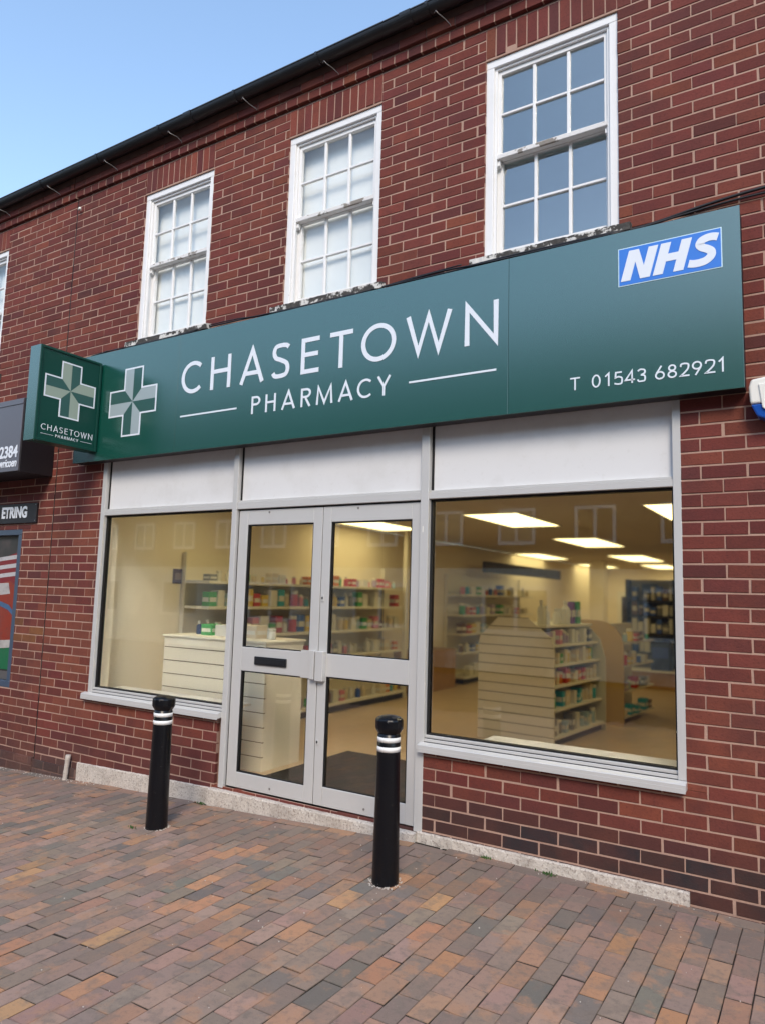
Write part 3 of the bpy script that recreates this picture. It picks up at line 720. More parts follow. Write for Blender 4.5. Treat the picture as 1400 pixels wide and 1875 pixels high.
TP = lambda y, z, d: (PX1 - 0.0035 + d, y, z)
cross(ps, -0.425, 2.647, 0.240, 0.092, TP, M['cross_light2'], 0.012)
m = MB(); L = 0.494 / 2.807
adv = [(a - (-2.250), b - (-2.250)) for a, b in ((-2.250, -2.020), (-1.917, -1.700), (-1.600, -1.353), (-1.277, -1.106), (-0.997, -0.833), (-0.738, -0.540), (-0.466, -0.187), (-0.110, 0.234), (0.326, 0.557))]
write(m, [(c_, -0.672 + a * L, -0.672 + b * L) for c_, (a, b) in zip('CHASETOWN', adv)], 2.263, 0.050, 0.0048, TP)
adv = [(a + 1.463, b + 1.463) for a, b in ((-1.463, -1.376), (-1.323, -1.223), (-1.166, -1.037), (-0.984, -0.893), (-0.843, -0.699), (-0.650, -0.524), (-0.489, -0.374), (-0.327, -0.218))]
write(m, [(c_, -0.535 + a * L, -0.535 + b * L) for c_, (a, b) in zip('PHARMACY', adv)], 2.219, 0.024, 0.0030, TP)
m.build('lettering', M['letter'], ps)
for a, b in ((-0.672, -0.556), (-0.294, -0.180)): MB().box(PX1 - .0035, PX1 - .001, a, b, 2.2285, 2.2312).build('rule_line', M['letter'], ps)
MB().box(-3.40, -3.33, -0.131, 0.0, 2.3, 2.36).build('bracket', M['grey_side'], ps)

# ------------------------------------------------------------------ neighbour's sign, name plate, painted window
def text(body, size, M4, material, parent, name='lettering', bold=0.0, ext=0.0015, shear=0.0, space=1.0, align='LEFT'):
    cu = bpy.data.curves.new('t', 'FONT'); cu.body = body; cu.size = size; cu.offset = bold; cu.extrude = ext; cu.shear = shear; cu.space_character = space; cu.align_x = align
    o = bpy.data.objects.new('t', cu); C.objects.link(o); bpy.context.view_layer.update()
    me = bpy.data.meshes.new_from_object(o.evaluated_get(bpy.context.evaluated_depsgraph_get())); bpy.data.objects.remove(o)
    me.transform(M4); me.materials.clear(); me.materials.append(material)
    n = bpy.data.objects.new(name, me); C.objects.link(n)
    if parent: n.parent = parent
    return n
def wallM(x, y, z, sx=1.0): return Matrix.Translation((x, y, z)) @ Matrix.Rotation(math.pi / 2, 4, 'X') @ Matrix.Diagonal((sx, 1, 1, 1))
ns = thing('fascia_sign', 'slate grey neighbouring fascia sign with white digits 2384, cut by the left picture edge', 'sign')
MB().box(-8.6, -4.104, -0.340, -0.001, 2.010, 2.715, bev=0.003).build('sign_tray', M['grey_side'], ns)
MB().box(-8.6, -4.110, -0.352, -0.3405, 2.016, 2.709, bev=0.003).build('sign_panel', M['grey_sign'], ns)
MB().box(-8.6, -4.110, -0.358, -0.3525, 2.655, 2.668).build('rule_line', M['grey_sign'], ns)
text('2384', 0.155, wallM(-4.132, -0.3545, 2.150, 0.95), M['letter'], ns, bold=0.004, align='RIGHT')
text('wricoen', 0.110, wallM(-4.135, -0.3545, 2.060, 0.78), M['letter'], ns, bold=0.003, align='RIGHT', shear=0.15)
npl = thing('name_plate', 'black wall plate with white letters ETRING left of the brick pier', 'sign')
MB().box(-6.2, -4.283, -0.022, -0.0015, 1.570, 1.765, bev=0.002).build('plate', M['grey_side'], npl)
text('ETRING', 0.150, wallM(-4.432, -0.0235, 1.628, 0.84), M['letter'], npl, bold=0.006, align='RIGHT')
for z in (1.59, 1.747): MB().prism([(-4.30 + .005 * math.cos(i), z + .005 * math.sin(i)) for i in [k * math.pi / 4 for k in range(8)]], 'y', -0.0245, -0.022).build('screw', M['steel'], npl)
# painted shop window
m = MB(); m.box(-7.40, -4.525, 0.0, 0.09, 1.455, 1.51, bev=.003); m.box(-4.585, -4.525, 0.001, 0.09, 0.03, 1.455, bev=.003); m.box(-7.40, -4.525, 0.0, 0.09, -0.03, 0.03, bev=.003)
nf = m.build('window', M['blue_frame'], nbr)
def paint(name, c): return mat(name, tuple(v * 0.62 for v in c), 0.4, 0.5, noise=[(5, 0.45, (0.10, 0.07, 0.07), 0.5, 0.7), (18, 0.3, (0.03, 0.03, 0.04), 0.55, 0.7)])
art = MB().box(-7.40, -4.585, 0.05, 0.06, 0.03, 1.455).build('painted_panel', paint('mural_dark', (0.05, 0.045, 0.045)), nf)
Y0 = 0.0498
def patch(P, c, d, nm):
    MB().prism(P, 'y', Y0 - d - .0008, Y0 - d).build(nm, paint('mural_' + nm, c), art)
patch([(-6.0, .45), (-4.586, .62), (-4.586, 1.30), (-4.80, 1.25), (-5.2, 1.15), (-6.0, 1.0)], (0.30, 0.02, 0.03), .001, 'red_field')
for i in range(3):
    z = 1.245 - i * 0.085
    patch([(-5.4, z - .10), (-4.95, z - .01), (-4.70, z + .012), (-4.586, z + .02), (-4.586, z - .02), (-4.72, z - .03), (-4.95, z - .05), (-5.4, z - .14)], (0.72, 0.70, 0.72), .002, 'white_stripe')
patch([(-4.95, .20), (-4.62, .22), (-4.60, .95), (-4.75, 1.0), (-4.95, .96)], (0.38, 0.045, 0.02), .003, 'orange_sleeve')
patch([(-4.95, .85), (-4.72, .87), (-4.76, .98), (-4.95, .97)], (0.65, 0.62, 0.6), .004, 'white_collar')
patch([(-4.586, .66), (-4.72, .76), (-5.2, .86), (-5.2, .82), (-4.73, .71), (-4.586, .62)], (0.08, 0.18, 0.36), .005, 'blue_rail')
patch([(-5.2, .38), (-4.65, .42), (-4.60, .35), (-4.9, .32), (-5.2, .31)], (0.7, 0.66, 0.62), .005, 'white_cuff')
patch([(-5.6, .12), (-4.60, .13), (-4.586, .36), (-4.75, .33), (-5.0, .34), (-5.6, .30)], (0.015, 0.20, 0.08), .004, 'green_ground')
patch([(-5.6, .035), (-4.586, .035), (-4.586, .115), (-5.6, .105)], (0.16, 0.15, 0.15), .003, 'grey_base')

# ------------------------------------------------------------------ alarm box, cables, pipe, hook
al = thing('alarm_box', 'white bell alarm box with blue base on the brick pier at right picture edge', 'alarm')
m = MB(); m.prism([(1.945, 2.00), (1.938, 2.09), (1.950, 2.130), (2.10, 2.150), (2.25, 2.130), (2.262, 2.09), (2.255, 2.00)], 'y', -0.095, -0.001)
cv = m.build('cover', M['white_plastic'], al); mod = cv.modifiers.new('b', 'BEVEL'); mod.width = 0.012; mod.segments = 3
m = MB(); m.prism([(1.946, 1.998), (2.254, 1.998), (2.225, 1.935), (2.19, 1.918), (2.01, 1.918), (1.975, 1.935)], 'y', -0.092, -0.001)
bl = m.build('blue_base', M['blue_lens'], al); mod = bl.modifiers.new('b', 'BEVEL'); mod.width = 0.008; mod.segments = 2
m = MB(); m.prism([(1.985, 2.10), (2.215, 2.10), (2.20, 1.975), (2.165, 1.945), (2.035, 1.945), (2.0, 1.975)], 'y', -0.104, -0.0955)
fp = m.build('front_plate', M['white_plastic'], al); mod = fp.modifiers.new('b', 'BEVEL'); mod.width = 0.004; mod.segments = 2
text('120', 0.060, wallM(2.015, -0.1055, 2.045), mat('faded_print', (0.42, 0.41, 0.38), 0.6), al, bold=.001, ext=.0006, shear=.3)
def cable(label, pts, r=0.006):
    return tag(MB().tube(smooth(pts, 8), r, 6).build('cable', M['black_plastic']), label, 'cable', 'cables on the wall above the fascia')
cable('black cable rising highest over the right end of the green fascia', [(4.2, -0.02, 3.15), (3.0, -0.02, 3.20), (2.35, -0.02, 3.205), (2.02, -0.02, 3.200), (1.75, -0.02, 3.180), (1.42, -0.03, 3.135), (1.15, -0.070, 3.120), (0.6, -0.075, 3.122), (0.25, -0.05, 3.128)], 0.0085)
cable('thin black cable drooping just under the highest one at the fascia end', [(4.2, -0.02, 3.02), (3.0, -0.02, 3.09), (2.35, -0.02, 3.155), (1.95, -0.02, 3.170), (1.65, -0.03, 3.150), (1.35, -0.05, 3.118), (0.9, -0.08, 3.110), (0.3, -0.06, 3.118), (-0.45, -0.03, 3.138)], 0.006)
cable('black cable lying along the fascia top between the middle and right windows', [(1.3, -0.08, 3.105), (0.5, -0.085, 3.108), (0.1, -0.035, 3.150), (-0.2, -0.03, 3.143), (-0.42, -0.05, 3.125), (-0.8, -0.086, 3.100), (-1.3, -0.085, 3.105), (-1.7, -0.03, 3.143), (-2.1, -0.025, 3.148), (-2.3, -0.085, 3.104), (-3.0, -0.085, 3.102), (-3.25, -0.03, 3.14), (-3.6, -0.03, 3.13)], 0.0065)
cable('thin black cable lying along the fascia top by the left window', [(0.25, -0.03, 3.165), (-0.1, -0.025, 3.158), (-0.5, -0.05, 3.128), (-1.4, -0.085, 3.112), (-1.75, -0.025, 3.160), (-2.05, -0.025, 3.163), (-2.3, -0.08, 3.115), (-3.05, -0.085, 3.108), (-3.40, -0.03, 3.145)], 0.0045)
tag(MB().tube(smooth([(-3.62, -0.02, 2.26), (-3.63, -0.03, 2.12), (-3.56, -0.08, 2.075), (-3.48, -0.10, 2.10)], 8), 0.005, 6).build('cable', M['black_plastic']), 'short black cable looping below the projecting box sign', 'cable', 'cables on the wall above the fascia')
m = MB(); zb_p = gz(-3.49, -0.05) - 0.03
pp = []; rr_ = []
for i in range(9):
    t = i / 8; pp.append((-3.492 + 0.012 * t, -0.055 + 0.012 * t, zb_p + 0.24 * t)); rr_.append(0.021 + random.uniform(-.003, .003))
m.tube(pp, rr_, 9)
tag(m.build('pipe_stub', M['pipe']), 'short broken whitish pipe sticking up from the paving against the brick wall', 'pipe')
m = MB(); m.tube([(-3.985, 0.0, 4.70), (-3.985, -0.03, 4.70), (-3.97, -0.04, 4.70)], 0.006, 6); m.lathe([(0.006, 4.688), (0.014, 4.692), (0.014, 4.712), (0.006, 4.716)], -3.955, -0.035, 10)
tag(m.build('cable_hook', M['white_plastic']), 'tiny white hook screwed to the brick beside the dark joint', 'hook')

# ------------------------------------------------------------------ bollards
def bollard(x, y, label):
    zb = gz(x, y)
    t = thing('bollard', label, 'bollard', 'black bollards with white bands', (x, y, zb))
    r0, r1 = 0.0735, 0.0625
    pr = lambda z: r0 + (r1 - r0) * z / 0.79
    m = MB(); m.lathe([(r0, -0.05), (r0, 0.0), (pr(.3), .3), (pr(.68), .680), (pr(.76), .776), (.0605, .778), (.0605, .784)], 0, 0, 32); b = m.build('shaft', M['black_paint'], t)
    for a, c_ in ((.689, .716), (.740, .766)):
        m = MB(); m.lathe([(pr(a) + .0010, a), (pr(c_) + .0010, c_)], 0, 0, 40, True); m.build('white_band', M['white_band'], t)
    m = MB(); seg = 16
    m.lathe([(.060, .7835), (.063, .788), (.072, .802), (.0765, .809), (.0775, .820), (.0775, .853), (.075, .861), (.062, .870), (.040, .877), (.018, .8805)], 0, 0, seg, False)
    cp = m.build('cap', M['black_paint'], t); mod = cp.modifiers.new('b', 'BEVEL'); mod.width = 0.003; mod.segments = 2
    # ring of moss and grit at the foot
    m = MB()
    for i in range(70):
        a = random.uniform(0, 2 * math.pi); d = 0.075 + abs(random.gauss(0, 0.010)); s = random.uniform(.0015, .004)
        px, py = d * math.cos(a), d * math.sin(a); m.box(px - s, px + s, py - s, py + s, -.004 + (gz(x + px, y + py) - zb), s * .8 + (gz(x + px, y + py) - zb))
    m.build('foot_grit', M['grit'], t)
    return t
bollard(-1.690, -0.605, 'black bollard with two white bands in front of the left window')
bollard(0.162, -0.655, 'black bollard with two white bands in front of the right door leaf')

# weeds and grit along the wall foot
def weed(x, y, n, label, sp=0.03):
    m = MB(); z = gz(x, y)
    for i in range(n):
        a = random.uniform(0, 2 * math.pi); d = random.uniform(0, sp); px, py = x + d * math.cos(a) * 1.6, y + d * math.sin(a) * .6
        hh = random.uniform(.006, .022); ww = random.uniform(.004, .008); b = random.uniform(0, math.pi)
        dx, dy = math.cos(b) * ww, math.sin(b) * ww
        m.face([(px, py, z), (px + dx, py + dy, z + hh * .6), (px + dx * .3, py + dy * .3, z + hh), (px - dx * .6, py - dy * .6, z + hh * .5)])
    tag(m.build('weed', M['leaf'], recalc=False), label, 'weed', 'weeds in the paving joints')
weed(-1.83, -0.06, 40, 'small green weed at the left end of the door step')
weed(0.86, -0.05, 36, 'flat mossy weed against the stone strip under the right window', 0.05)
weed(-1.83, -0.70, 22, 'tiny weed in the paving joint beside the left bollard')
weed(0.47, -0.045, 30, 'dark clump of moss on the stone strip nearest the right door')
m = MB()
for i in range(520):
    k = random.random()
    if k < .5: x, y = random.uniform(-6, -3.1), -0.03 - abs(random.gauss(0, .03))
    elif k < .65: x, y = random.uniform(-3.3, 3), -0.03 - abs(random.gauss(0, .02))
    else: x, y = random.uniform(-5, 3), random.uniform(-3, -.1)
    s = random.uniform(.001, .003) * (1.3 if k < .5 else 1)
    z = gz(x, y); m.box(x - s, x + s, y - s * .7, y + s * .7, z - .003, z + s)
tag(m.build('grit', M['grit']), 'pale grit and crumbs scattered over the brick paving', 'grit', kind='stuff')

# ------------------------------------------------------------------ shop interior
FLZ, CEZ, XL, XR, YBK = -0.50, 1.90, -3.46, 3.2, 17.4
m = MB(); m.face([(XL, .095, FLZ), (XR, .095, FLZ), (XR, YBK, FLZ), (XL, YBK, FLZ)]); tag(m.build('shop_floor', M['laminate']), kind='structure')
m = MB()
m.face([(XL, .112, FLZ), (XL, YBK, FLZ), (XL, YBK, CEZ), (XL, .112, CEZ)]); m.face([(XR, .112, FLZ), (XR, .112, CEZ), (XR, YBK, CEZ), (XR, YBK, FLZ)]); m.face([(XL, YBK, FLZ), (XR, YBK, FLZ), (XR, YBK, CEZ), (XL, YBK, CEZ)])
m.face([(FR, .112, FLZ), (XR, .112, FLZ), (XR, .112, CEZ), (FR, .112, CEZ)])
m.box(XL, FL + .012, .113, .20, FLZ, CEZ); m.box(0.02, FR, .113, .14, FLZ, 0.04); m.box(FL + .012, -1.73, .113, .14, FLZ, 0.04)
m.box(-2.62, -2.30, 13.0, 13.4, FLZ, CEZ - .001)
tag(m.build('shop_wall', M['cream_wall'], recalc=False), kind='structure')
m = MB()
cs = 0.6
xx = XL
while xx < XR:
    yy = .112
    while yy < YBK:
        m.face([(xx + .006, yy + .006, CEZ), (min(xx + cs - .006, XR), yy + .006, CEZ), (min(xx + cs - .006, XR), min(yy + 1.2 - .006, YBK), CEZ), (xx + .006, min(yy + 1.2 - .006, YBK), CEZ)]); yy += 1.2
    xx += cs
m.box(XL, XR, .112, YBK, CEZ + .004, CEZ + .03); m.box(FL, FR, .080, .112, 1.66, CEZ + .03)
tag(m.build('shop_ceiling', M['ceiling']), kind='structure')
tag(MB().box(0.35, FR - .02, .145, .36, .050, .072).build('window_board', M['panel'], bld)) if False else MB().box(0.35, FR - .02, .115, .36, .050, .072).build('window_board', M['white_plastic'], bld)
MB().box(FL + .03, -1.75, .115, .36, .045, .065).build('window_board', M['white_plastic'], bld)
tag(MB().box(-1.62, -.15, .30, 1.58, FLZ + .004, FLZ + .012).build('door_mat', M['mat']), 'dark grey entrance mat just inside the double doors', 'mat')

def lightp(x0, x1, y0, y1, label):
    t = thing('ceiling_light', label, 'light', 'lit ceiling panels in the shop')
    m = MB(); m.box(x0 - .02, x1 + .02, y0 - .02, y0, CEZ - .012, CEZ - .001); m.box(x0 - .02, x1 + .02, y1, y1 + .02, CEZ - .012, CEZ - .001); m.box(x0 - .02, x0, y0, y1, CEZ - .012, CEZ - .001); m.box(x1, x1 + .02, y0, y1, CEZ - .012, CEZ - .001)
    m.build('frame', M['white_plastic'], t)
    m = MB(); m.face([(x0, y0, CEZ - .008), (x0, y1, CEZ - .008), (x1, y1, CEZ - .008), (x1, y0, CEZ - .008)]); m.build('diffuser', M['light_diffuser'], t, recalc=False)
lightp(-1.26, -0.62, 3.20, 4.70, 'large lit ceiling panel nearest the right window, at its upper left')
lightp(-1.36, -0.70, 6.60, 8.40, 'lit ceiling panel in the middle of the right window')
lightp(0.76, 1.40, 2.95, 4.40, 'lit ceiling panel cut by the right jamb of the right window')
lightp(-3.42, -2.85, 10.2, 12.2, 'lit ceiling panel above the dark pelmet at the left of the right window')
lightp(-1.66, -0.95, 10.9, 13.2, 'lit ceiling panel right of the middle one, further back')
lightp(-3.42, -2.80, 14.6, 16.6, 'lit ceiling panel furthest back above the far doorway')
lightp(-1.86, -1.20, 14.8, 17.0, 'small far lit ceiling panel near the right jamb')
lightp(-3.24, -2.62, 3.25, 4.75, 'lit ceiling panel seen through the top of the right door')

lightp(-2.9, -1.7, .75, 1.35, 'unseen fill light panel added behind the fascia over the left window display'); lightp(.1, 1.3, .75, 1.35, 'unseen fill light panel added behind the fascia over the right window display')  # unseen panels added to brighten the gondola front and left window wall
# products -------------------------------------------------------------
COL = {'red': (0.50, 0.03, 0.03), 'orange': (0.65, 0.20, 0.04), 'yellow': (0.70, 0.52, 0.08), 'green': (0.06, 0.35, 0.10), 'blue': (0.03, 0.10, 0.45), 'turquoise': (0.03, 0.35, 0.45),
       'white': (0.72, 0.71, 0.66), 'pink': (0.65, 0.22, 0.30), 'purple': (0.20, 0.05, 0.32), 'navy': (0.02, 0.03, 0.12), 'cream': (0.66, 0.56, 0.40), 'lilac': (0.40, 0.32, 0.50), 'pale blue': (0.36, 0.50, 0.60), 'grey': (0.22, 0.22, 0.22), 'brown': (0.14, 0.07, 0.04)}
PM = {}
def pmesh(kind, colr):
    if (kind, colr) in PM: return PM[(kind, colr)]
    m = MB()
    if kind == 'box': m.box(-.5, .5, -.5, .5, 0, 1, bev=.02); m.box(-.42, .42, -.512, -.5005, .30, .62); m.box(.5005, .512, -.42, .42, .30, .62)
    elif kind == 'bottle': m.lathe([(.42, 0), (.45, .05), (.45, .55), (.40, .68), (.18, .78), (.18, .86), (.22, .87), (.22, 1.0)], 0, 0, 12)
    else: m.lathe([(.46, 0), (.5, .04), (.5, .74), (.46, .78), (.5, .79), (.5, 1.0)], 0, 0, 14)
    o = m.build('tmp', M['white_plastic']); me = o.data; bpy.data.objects.remove(o)
    me.materials.clear(); me.materials.append(mat('pack_' + colr, COL[colr], 0.45, 0.5)); me.materials.append(mat('pack_label', (0.7, 0.68, 0.62), 0.5))
    if kind == 'box':
        for p in me.polygons:
            c_ = p.center
            if abs(c_.z - .46) < .18 and (c_.y < -.5001 or c_.x > .5001) and colr != 'white': p.material_index = 1
    else:
        for p in me.polygons:
            if (p.center.z > .8): p.material_index = 1
    me.name = kind + '_' + colr; PM[(kind, colr)] = me
    return me
ORD = ['first', 'second', 'third', 'fourth', 'fifth', 'sixth', 'seventh', 'eighth', 'ninth', 'tenth', 'eleventh', 'twelfth', 'thirteenth', 'fourteenth', 'fifteenth', 'sixteenth', 'seventeenth', 'eighteenth', 'nineteenth', 'twentieth', 'twenty-first', 'twenty-second', 'twenty-third', 'twenty-fourth', 'twenty-fifth', 'twenty-sixth', 'twenty-seventh', 'twenty-eighth']
def stock(p0, p1, depth, hmax, n, where, group, cols, kinds=('box', 'box', 'bottle', 'tub'), nrm=(1, 0), fill=.85):
    """a row of goods from p0 to p1 (x, y, z), standing back from the shelf edge"""
    p0, p1 = Vector(p0), Vector(p1); step = (p1 - p0) / n
    for i in range(n):
        if random.random() > fill + .1: continue
        kd = random.choice(kinds); cl = random.choice(cols)
        o = bpy.data.objects.new({'box': 'medicine_box', 'bottle': 'bottle', 'tub': 'tub'}[kd], pmesh(kd, cl)); C.objects.link(o)
        c_ = p0 + step * (i + .5) - Vector((nrm[0], nrm[1], 0)) * random.uniform(.01, .04)
        wd = step.length * random.uniform(.72, .93); hh = hmax * random.uniform(.5, 1)
        if kd != 'box': wd = min(wd, hh * .55)
        o.location = c_; o.scale = (depth if kd == 'box' else wd, wd, hh) if abs(nrm[0]) > abs(nrm[1]) else (wd, depth if kd == 'box' else wd, hh)
        tag(o, f"{cl} {'packet' if kd == 'box' else kd} {ORD[i]} along the {where}", 'box' if kd == 'box' else kd, group)

WARM = ['white', 'cream', 'orange', 'white', 'cream', 'red', 'yellow', 'white', 'pink', 'white', 'cream', 'green', 'turquoise', 'blue', 'white', 'brown', 'grey', 'lilac', 'pale blue']
def wall_unit(y0, y1, levels, depth, label, where, seed, tops):
    random.seed(seed)
    t = thing('wall_shelving', label, 'shelving', 'shelving units along the left shop wall')
    x1 = XL + depth
    MB().box(XL + .004, XL + .02, y0, y1, FLZ, 1.35).build('back_panel', M['slat'], t)
    MB().box(XL + .021, x1 - .03, y0, y1, FLZ + .005, -.415).build('kick_plate', M['kick'], t)
    for a in (y0 - .012, y1 + .001): MB().box(XL + .021, XL + .07, a, a + .011, FLZ + .01, 1.35).build('upright', M['shelf'], t)
    for k, z in enumerate(levels):
        dp = depth if k == 0 else depth * .88
        sh_ = MB().box(XL + .021, XL + dp, y0, y1, z - .03, z, bev=.003).build('shelf', M['shelf'], t)
        MB().box(XL + dp + .0005, XL + dp + .003, y0 + .01, y1 - .01, z - .029, z - .001).build('price_strip', M['white_plastic'], sh_)
        hm = min(.20, (levels[k+1] - z - .06) if k + 1 < len(levels) else tops)
        n = int((y1 - y0) / (.125 if y0 < 6 else .21))
        stock((XL + dp - .07, y0 + .03, z + .001), (XL + dp - .07, y1 - .03, z + .001), .10, hm, min(n, 28), f'{ORD[k]} shelf of the {where}', 'goods on the ' + where, WARM)
    return t
wall_unit(1.12, 5.0, [-.385, .19, .50, .80, 1.06], .46, 'long cream wall shelving full of packets seen through the double doors', 'shelving behind the doors', 21, .13)
wall_unit(7.1, 10.5, [-.385, .02, .34, .66, 1.01], .42, 'cream wall shelving further back seen through the left of the right window', 'rear wall shelving', 22, .24)
MB_ = MB().box(XL + .004, -3.02, 5.45, 6.7, FLZ, .12, bev=.01); tag(MB_.build('counter', M['wood']), 'brown wooden counter between the two wall shelving units', 'counter')
tag(MB().box(-3.10, -3.04, 5.06, 5.12, FLZ, 1.9).build('post', M['shelf']), 'pale upright post at the far end of the shelving behind the doors', 'post')
tag(MB().box(-3.10, -3.05, 7.9, 12.2, 1.42, 1.62).build('pelmet_sign', M['dark']), 'long dark pelmet board high on the wall above the rear shelving', 'sign')

# low slatwall end unit behind the left window
def slat_panel(name, x0, x1, y0, y1, z0, z1, pitch, axis, parent, shape=None):
    """slatted board facing -Y, cut to an outline, with real grooves"""
    m = MB(); g = .009
    z = z0
    while z < z1 - .002:
        za, zb = z, min(z + pitch - g, z1)
        if shape: (la, ra), (lb, rb) = shape(za), shape(zb)
        else: la = lb = x0; ra = rb = x1
        m.prism([(la, za), (ra, za), (rb, zb), (lb, zb)], 'y', y0, y1); z += pitch
    o = m.build(name, M['slat'], parent)
    m = MB(); z = z0
    while z < z1 - .002:
        zb = min(z + pitch - g, z1); zc = min(zb + g, z1)
        if zc > zb + .001:
            (la, ra), (lb, rb) = (shape(zb), shape(zc)) if shape else ((x0, x1), (x0, x1))
            m.prism([(la + .001, zb), (ra - .001, zb), (rb - .001, zc), (lb + .001, zc)], 'y', y0 + .006, y1 - .001)
        z += pitch
    m.build('groove', M['groove'], o)
    return o
t = thing('display_unit', 'low cream slatted display unit behind the left window and left door', 'display unit')
slat_panel('front_panel', -2.96, -1.74, .50, .525, FLZ, .53, .118, 'y', t)
MB().box(-2.96, -1.74, .527, 1.0, FLZ, .53).build('carcass', M['slat'], t)
MB().box(-2.975, -1.725, .485, 1.02, .532, .552, bev=.003).build('top_board', M['slat'], t)
random.seed(5)
for i, (x, kd, cl, wd, hh) in enumerate(((-2.62, 'box', 'green', .13, .10), (-2.40, 'box', 'white', .22, .10), (-2.13, 'box', 'cream', .24, .11), (-1.90, 'tub', 'white', .08, .09), (-2.78, 'bottle', 'navy', .06, .12))):
    o = bpy.data.objects.new({'box': 'medicine_box', 'tub': 'tub', 'bottle': 'bottle'}[kd], pmesh(kd, cl)); C.objects.link(o); o.location = (x, .75, .553); o.scale = (wd, .14 if kd == 'box' else wd, hh)
    tag(o, f"{cl} {kd} {'at the left end' if i == 4 else ORD[i] + ' from left'} on the low slatted display unit", kd, 'goods on the low display unit')

# gondola in the right window
GA = R(-5)
gon = thing('gondola', 'free standing cream shelf unit with slatted sloped-top end panel in the right window', 'shelving', None, (-0.13, 3.0, 0)); gon.rotation_euler = (0, 0, GA)
GW, GH, GS, GL = 0.86, .77, .545, 1.42
shp = lambda z: (-GW, 0) if z <= GS else (-GW + .235 * (z - GS) / (GH - GS), 0 - .285 * (z - GS) / (GH - GS))
slat_panel('end_panel', -GW, 0, 0, .022, FLZ, GH, .098, 'y', gon, shp)
MB().box(-GW/2 - .02, -GW/2 + .02, .024, GL - .024, FLZ, .70).build('spine', M['slat'], gon)
m = MB(); m.prism([(-GW + .06, FLZ), (.02, FLZ), (.02, .30), (-.04, .52), (-.20, .69), (-.45, .73), (-GW + .06, .73)], 'y', GL - .022, GL); m.build('end_panel', mat('clear_end', (0.62, 0.60, 0.52), .3), gon)
MB().box(-GW + .03, -.03, .024, GL - .024, FLZ + .004, -.43).build('base_plinth', M['kick'], gon)
random.seed(31)
Mg = Matrix.Translation((-.13, 3.0, 0)) @ Matrix.Rotation(GA, 4, 'Z')
LV = [(-.40, .01), (-.14, -.02), (.09, -.03), (.30, -.04), (.50, -.06)]
gc = [['white', 'white', 'pale blue', 'grey', 'cream'], ['green', 'turquoise', 'white', 'white', 'cream'], ['orange', 'red', 'orange', 'white', 'cream', 'cream'], ['white', 'green', 'yellow', 'cream', 'pink'], ['grey', 'navy', 'lilac', 'white', 'pink']]
for k, (z, xo) in enumerate(LV):
    for sx in (0, 1):
        a, b = (-GW/2 + .021, xo) if sx == 0 else (-GW - xo, -GW/2 - .021)
        MB().box(a, b, .024, GL - .024, z - .026, z, bev=.003).build('shelf', M['shelf'], gon)
    p0, p1 = Mg @ Vector((xo - .07, .05, z + .001)), Mg @ Vector((xo - .07, GL - .06, z + .001))
    stock(p0, p1, .10, .17, 13, f'{ORD[k]} shelf of the free standing unit', 'goods on the free standing unit', gc[k], ('box', 'box', 'tub'))
MB().box(-.62, -.12, .05, GL - .05, .672, .70, bev=.003).build('top_shelf', M['shelf'], gon)
p0, p1 = Mg @ Vector((-.22, .14, .701)), Mg @ Vector((-.22, GL - .1, .701))
stock(p0, p1, .09, .26, 9, 'top of the free standing unit', 'goods on the free standing unit', ['white', 'purple', 'white', 'yellow', 'purple', 'green'], ('bottle', 'bottle', 'box', 'tub'))
# second unit behind it
g2 = thing('gondola', 'shelf unit with rounded tan end panel standing behind the slatted one', 'shelving', None, (0.10, 4.75, 0)); g2.rotation_euler = (0, 0, GA)
m = MB(); m.prism([(-.62, FLZ), (.03, FLZ), (.03, .42)] + arc(-.29, .42, .32, .31, 0, 90, 10) + [(-.62, .73)], 'y', 0, .03); m.build('end_panel', M['orange_board'], g2)
MB().box(-.33, -.29, .032, 1.3, FLZ, .68).build('spine', M['slat'], g2)
for z in (-.40, -.1, .2, .48): MB().box(-.288, .0, .032, 1.3, z - .026, z).build('shelf', M['shelf'], g2)
random.seed(8)
for k, z in enumerate((-.40, -.1, .2, .48)): stock((-.02 + .13, 4.85, z + .001), (.06 + .13, 6.0, z + .001), .1, .16, 6, f'{ORD[k]} shelf of the rounded unit', 'goods on the rounded unit', WARM)
# back of the shop
t = thing('back_shelving', 'dark tall shelving at the back of the shop beyond the tan end panel', 'shelving')
MB().box(-1.0, 1.6, 10.1, 10.13, FLZ, 1.38).build('back_panel', mat('grey_back', (0.30, 0.28, 0.23), .7), t)
for x in (-1.02, -.2, .65): MB().box(x, x + .03, 9.75, 10.099, FLZ, 1.38).build('upright', M['dark'], t)
for z in (.05, .40, .72, 1.0): MB().box(-.988, 1.6, 9.78, 10.098, z - .03, z).build('shelf', M['dark'], t)
random.seed(14)
for k, z in enumerate((.05, .40, .72, 1.0)): stock((-.93, 9.86, z + .001), (.6, 9.86, z + .001), .14, .27, 14, f'{ORD[k]} shelf of the dark back shelving', 'goods on the dark back shelving', ['white', 'grey', 'white', 'navy', 'white', 'brown', 'blue'], ('box', 'box', 'tub'), (0, -1))
t = thing('counter', 'low oak counter across the back of the shop near the right jamb', 'counter')
MB().box(-1.05, 1.2, 8.9, 9.3, FLZ, -.22, bev=.01).build('body', M['wood'], t); MB().box(-1.08, 1.23, 8.86, 9.34, -.219, -.19, bev=.005).build('top_board', M['shelf'], t)
t = thing('leaflet_stand', 'dark blue leaflet stand on the oak counter at the back', 'stand')
MB().box(-.42, -.10, 8.95, 9.15, -.188, .30, bev=.01).build('body', mat('stand_blue', (.02, .035, .13), .5), t); MB().box(-.39, -.13, 8.938, 8.949, .02, .20).build('front_card', mat('card_blue', (.03, .06, .30), .5), t)
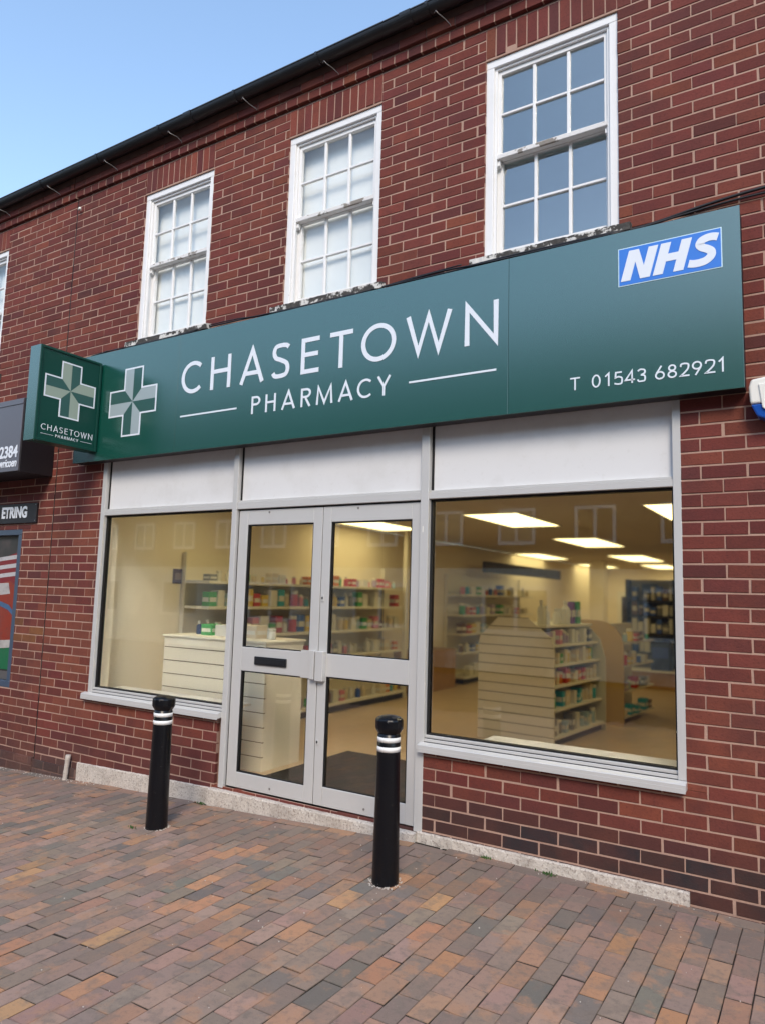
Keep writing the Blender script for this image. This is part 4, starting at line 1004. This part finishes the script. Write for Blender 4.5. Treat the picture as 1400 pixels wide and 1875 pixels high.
t = thing('doorway', 'open inner doorway with pale frame in the back wall', 'doorway')
m = MB(); m.box(-3.05, -2.93, YBK - .06, YBK - .002, FLZ, 1.10); m.box(-1.95, -1.83, YBK - .06, YBK - .002, FLZ, 1.10); m.box(-3.05, -1.83, YBK - .065, YBK - .002, 1.10, 1.24); m.build('frame', M['white_plastic'], t)
MB().box(-2.93, -1.95, YBK - .03, YBK - .003, FLZ, 1.10).build('dark_opening', M['dark'], t)

# ------------------------------------------------------------------ terrace across the street (seen in the glass)
op = thing('terrace_building', 'dark brick terrace with white windows across the street, mirrored in the shop glass', 'building')
OY = -14.0
MB().box(-40, 26, OY - 8, OY, 1.75, 4.7).build('wall', mat('opposite_brick', (0.13, 0.085, 0.075), .9), op)
MB().box(-40, 26, OY - 8, OY + .05, -1.0, 1.749).build('shop_fronts', mat('opposite_cream', (0.72, 0.66, 0.55), .8, noise=[(.35, .7, (.16, .13, .11), .5, .56)]), op)
MB().prism([(OY + .3, 4.65), (OY - 2.6, 8.7), (OY - 8.3, 4.65)], 'x', -40.2, 26.2).build('roof', mat('opposite_roof', (0.075, 0.055, 0.05), .9), op)
for x in [-4.87 + i * 2.1 for i in range(-14, 13)]:
    f = MB(); f.box(x - .52, x + .52, OY + .001, OY + .07, 2.38, 2.48); f.box(x - .52, x + .52, OY + .001, OY + .06, 3.28, 3.36)
    for q in (-.52, .44, -.04): f.box(x + q, x + q + .08, OY + .001, OY + .06, 2.48, 3.28)
    wo = f.build('window', M['white_paint'], op)
    MB().box(x - .44, x + .44, OY + .001, OY + .02, 2.481, 3.279).build('pane', mat('far_pane', (.05, .06, .07), .1), wo)

    if int(round((x + 4.87) / 2.1)) % 2 == 0:      # ground floor shop windows
        f = MB(); f.box(x - .95, x + .95, OY + .051, OY + .10, .02, .12); f.box(x - .95, x + .95, OY + .051, OY + .10, 1.18, 1.28)
        for q in (-.95, -.04, .86): f.box(x + q, x + q + .09, OY + .051, OY + .095, .12, 1.18)
        wo = f.build('shop_window', M['white_paint'], op)
        MB().box(x - .86, x + .86, OY + .0505, OY + .06, .121, 1.179).build('pane', mat('far_pane', (.05, .06, .07), .1), wo)

t = thing('notice', 'small dark purple notice on the cream side wall behind the left window', 'notice')
MB().box(XL + .002, XL + .006, 1.00, 1.20, 1.02, 1.17).build('board', mat('notice_purple', (.07, .03, .06), .6), t)
MB().box(XL + .0062, XL + .007, 1.03, 1.17, 1.06, 1.13).build('panel', mat('notice_grey', (.22, .16, .18), .6), t)
for i, (x, z, w_, h_, c_) in enumerate(((-.80, 1.20, .30, .22, (.05, .09, .22)), (-.30, 1.16, .22, .30, (.45, .43, .38)), (.10, 1.18, .34, .20, (.10, .06, .05)))):
    MB().box(x, x + w_, 10.085, 10.098, z - h_ / 2 + .02, z + h_ / 2).build('poster', mat('poster_paper', c_, .6), bpy.data.objects['back_shelving'])
